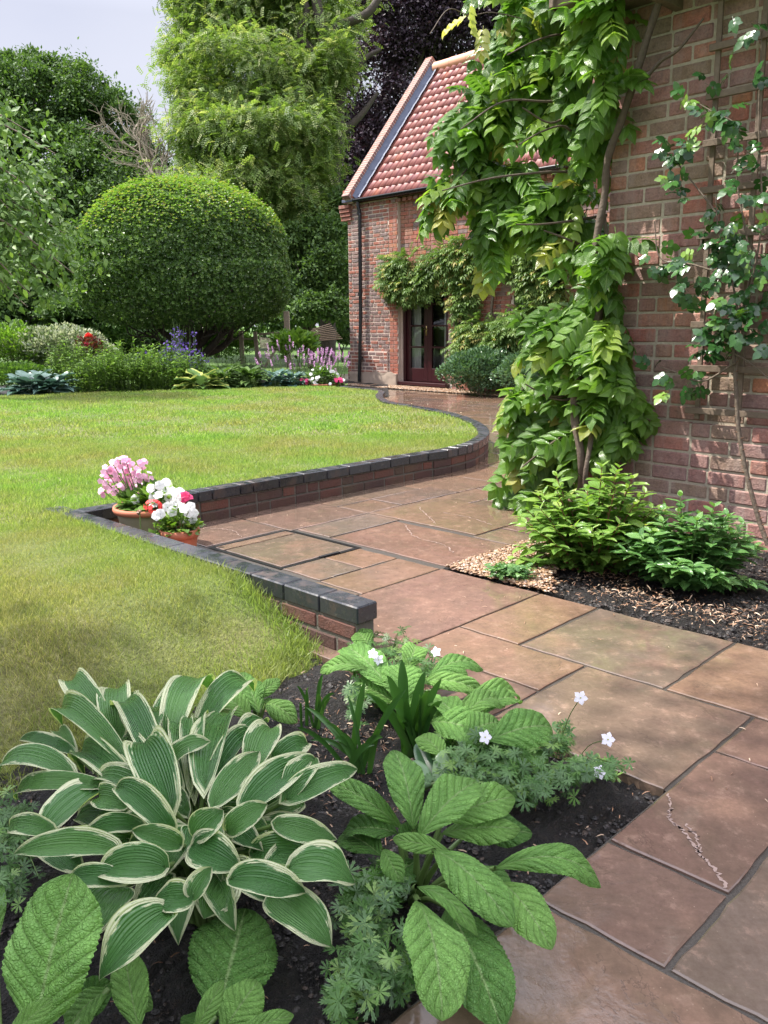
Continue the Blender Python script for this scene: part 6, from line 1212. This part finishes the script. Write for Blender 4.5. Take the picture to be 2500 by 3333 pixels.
rosette_hero('leafy_seedling', 'small plant with smooth pointed blue green leaves at the foot of the broad strappy clump', 'plant', (.02, 2.02, -.03), [
    (935, 1690, 900, 1606, 36, .03, .08, .05), (945, 1690, 962, 1620, 38, .04, .10, .05), (950, 1680, 1000, 1640, 26, .04, .06), (925, 1680, 880, 1650, 40, .05, .06), (955, 1690, 1010, 1670, 30, .03, .03), (930, 1690, 890, 1690, 40, .04, .04)], MAT['lf_glaucous'], kind='ovate', serr=0)
# strappy clumps
MAT['lf_strap'] = leafmat('leaves_strappy', [(0, (.030, .095, .018)), (1, (.06, .155, .03))], .28, .25, spec=.6)
def strappy(label, c, tips, w, extra=4):
    c = np.asarray(c, float); th = thing('daylily', c, label, 'plant')
    for (tx, ty, zt, wd) in tips:
        Tt = onz(tx * VV, ty * VV, zt); mb = MB(); b = c + rng.normal(size=3) * [.018, .018, 0]; d = Tt - b; ctrl = b + d * .5 + UZ * .07; n = 14; f = np.linspace(0, 1, n)[:, None]
        P = (1 - f) ** 2 * b + 2 * f * (1 - f) * ctrl + f * f * Tt; tg = norm(np.gradient(P, axis=0)); fc = norm(TOC + UZ * .3 + rng.normal(size=3) * .35); x = norm(np.cross(tg, fc)); nn_ = np.cross(x, tg); h = wd * (np.minimum(1, .75 + f) * np.clip((1 - f) * 3.2, 0, 1) ** .6) * .5
        V = np.stack([P - x * h + nn_ * h * .45, P, P + x * h + nn_ * h * .45], 1).reshape(-1, 3); U = np.tile([[0, 0], [.5, .5], [1, 1]], (n, 1)); F = [(i * 3 + j, i * 3 + j + 1, i * 3 + j + 4, i * 3 + j + 3) for i in range(n - 1) for j in range(2)]
        mb.add(V, F, U, random.random()); mb.build('leaf', MAT['lf_strap'], th)
    return th
strappy('broad strappy leaved clump in the middle of the foreground bed', onz(894 * VV, 1632 * VV, -.03), [(868, 1424, .26, .030), (919, 1450, .24, .028), (954, 1466, .22, .024), (955, 1514, .18, .024), (788, 1498, .15, .022), (801, 1504, .20, .024), (836, 1459, .24, .028), (880, 1510, .2, .026), (905, 1500, .2, .024), (935, 1540, .12, .018), (850, 1530, .15, .022), (925, 1490, .22, .024), (870, 1560, .12, .02), (975, 1600, .04, .012)], .03)
strappy('narrow strappy leaved clump just behind the tips of the variegated hosta', onz(772 * VV, 1672 * VV, -.03), [(788, 1470, .24, .020), (879, 1487, .24, .018), (660, 1527, .16, .016), (640, 1571, .10, .016), (822, 1575, .14, .018), (827, 1593, .12, .018), (735, 1584, .10, .014), (700, 1560, .12, .016), (750, 1500, .2, .010), (810, 1610, .08, .018), (720, 1600, .08, .018), (670, 1600, .06, .014)], .02)
strappy('small thin strappy clump nearest the lawn edge', onz(679 * VV, 1576 * VV, -.03), [(698, 1456, .16, .014), (641, 1482, .12, .011), (666, 1485, .13, .013), (723, 1498, .10, .013), (715, 1510, .08, .014), (650, 1520, .08, .01), (690, 1500, .1, .014)], .014)
# cranesbills
def palm():
    P = []
    for k in range(7):
        a = (k - 3) * .72; dx, dy = math.sin(a), math.cos(a); P.append(T_place(T_leaf(.13, .1, .1, 2, .55), (0, 0, 0), (dx, dy, 0), (0, 0, 1), 1.0))
        for s in (-.38, .38): P.append(T_place(T_leaf(.13, .1, .1, 2, .5), (dx * .5, dy * .5, 0), (math.sin(a + s), math.cos(a + s), 0), (0, 0, 1), .42))
    return T_join(P)
TPALM = palm(); MAT['lf_cran'] = leafmat('leaves_cranesbill', [(0, (.04, .105, .025)), (.7, (.08, .18, .04)), (1, (.18, .30, .07))], .4, .3)
def cranesbill(label, pts, n, flowers, zs=(.02, .14), sp=.05):
    c = onz(pts[0][0] * VV, pts[0][1] * VV, -.02); th = thing('cranesbill', c, label, 'flowers'); ml, ms = MB(), MB()
    k = rng.integers(0, len(pts), n); base_ = np.array([onz(pts[i][0] * VV, pts[i][1] * VV, 0) for i in range(len(pts))]); z = rng.uniform(zs[0], zs[1], n)
    p = np.array([onz((pts[i][0] + random.gauss(0, pts[i][2])) * VV, (pts[i][1] + random.gauss(0, pts[i][3])) * VV, zz) for i, zz in zip(k, z)])
    scatter(ml, TPALM, p, norm(rdir(n) * [1, 1, .3]), norm(UZ + TOC * .4 + rdir(n) * .45), rng.uniform(.018, .030, n))
    for i in range(n):
        if i % 3 == 0: b = base_[k[i]] * [1, 1, 0] + np.array([0, .03, -.02]); tube(ms, [b, (b + p[i]) / 2 + UZ * .02, p[i]], .0012, 4)
    ml.build('foliage', MAT['lf_cran'], th); ms.build('stems', MAT['stem'], th)
    for (fx, fy, z_, sx, sy) in flowers:
        q = onz(fx * VV, fy * VV, z_); b = onz(sx * VV, sy * VV, .03); mf, ms_ = MB(), MB(); scatter(mf, T_flower(5, .36, .2), q[None], norm(np.array([random.uniform(-.4, .5), -.8, .5]))[None], rdir(1), .0185)
        f_ = mf.build('flower', MAT['f_mauve'], th); m3 = MB(); lathe(m3, q + np.array([0, -.002, 0]), [(0, .003), (.0025, .001), (0, -.002)], 6); m3.build('centre', MAT['f_yellow'], f_)
        tube(ms_, spline([b, (b + q) / 2 + UZ * .03, q + np.array([0, .004, -.004])], 4), .0012, 4); ms_.build('flower_stem', MAT['stem'], f_)
cranesbill('sprawling cranesbill with ferny leaves and white flowers spilling towards the paving', [(1060, 1650, 45, 22), (1120, 1680, 45, 22), (1190, 1670, 50, 20), (1000, 1640, 30, 25), (1040, 1600, 30, 25), (1270, 1655, 35, 12), (1140, 1710, 40, 15), (1215, 1600, 12, 25), (1100, 1620, 60, 15)], 420,
           [(1048, 1592, .22, 1060, 1650), (1254, 1507, .30, 1200, 1640), (1313, 1597, .24, 1230, 1670), (1295, 1668, .12, 1240, 1680)])
cranesbill('cranesbill with ferny leaves and small white flowers by the end of the kerb wall', [(790, 1410, 25, 18), (850, 1400, 28, 20), (870, 1440, 25, 20), (920, 1440, 22, 14), (765, 1500, 12, 25)], 190, [(805, 1412, .18, 810, 1450), (942, 1408, .16, 930, 1450), (818, 1425, .16, 815, 1450)])
cranesbill('flowerless ferny cranesbill in the dark gap between hosta and foxglove at the bottom', [(770, 1960, 25, 30), (800, 2030, 28, 30), (760, 2080, 25, 30), (830, 1900, 25, 25), (850, 2080, 30, 30), (740, 2150, 20, 20), (800, 2120, 30, 25)], 230, [])
cranesbill('dark ferny cranesbill tucked behind the left end of the variegated hosta', [(10, 1760, 25, 25), (30, 1820, 25, 30), (20, 1900, 20, 25)], 110, [])
# wisp of flower buds above the paving edge
n = 14; mb = MB()
S.cycles.use_adaptive_sampling = True; S.cycles.max_bounces = 8; S.cycles.transparent_max_bounces = 12
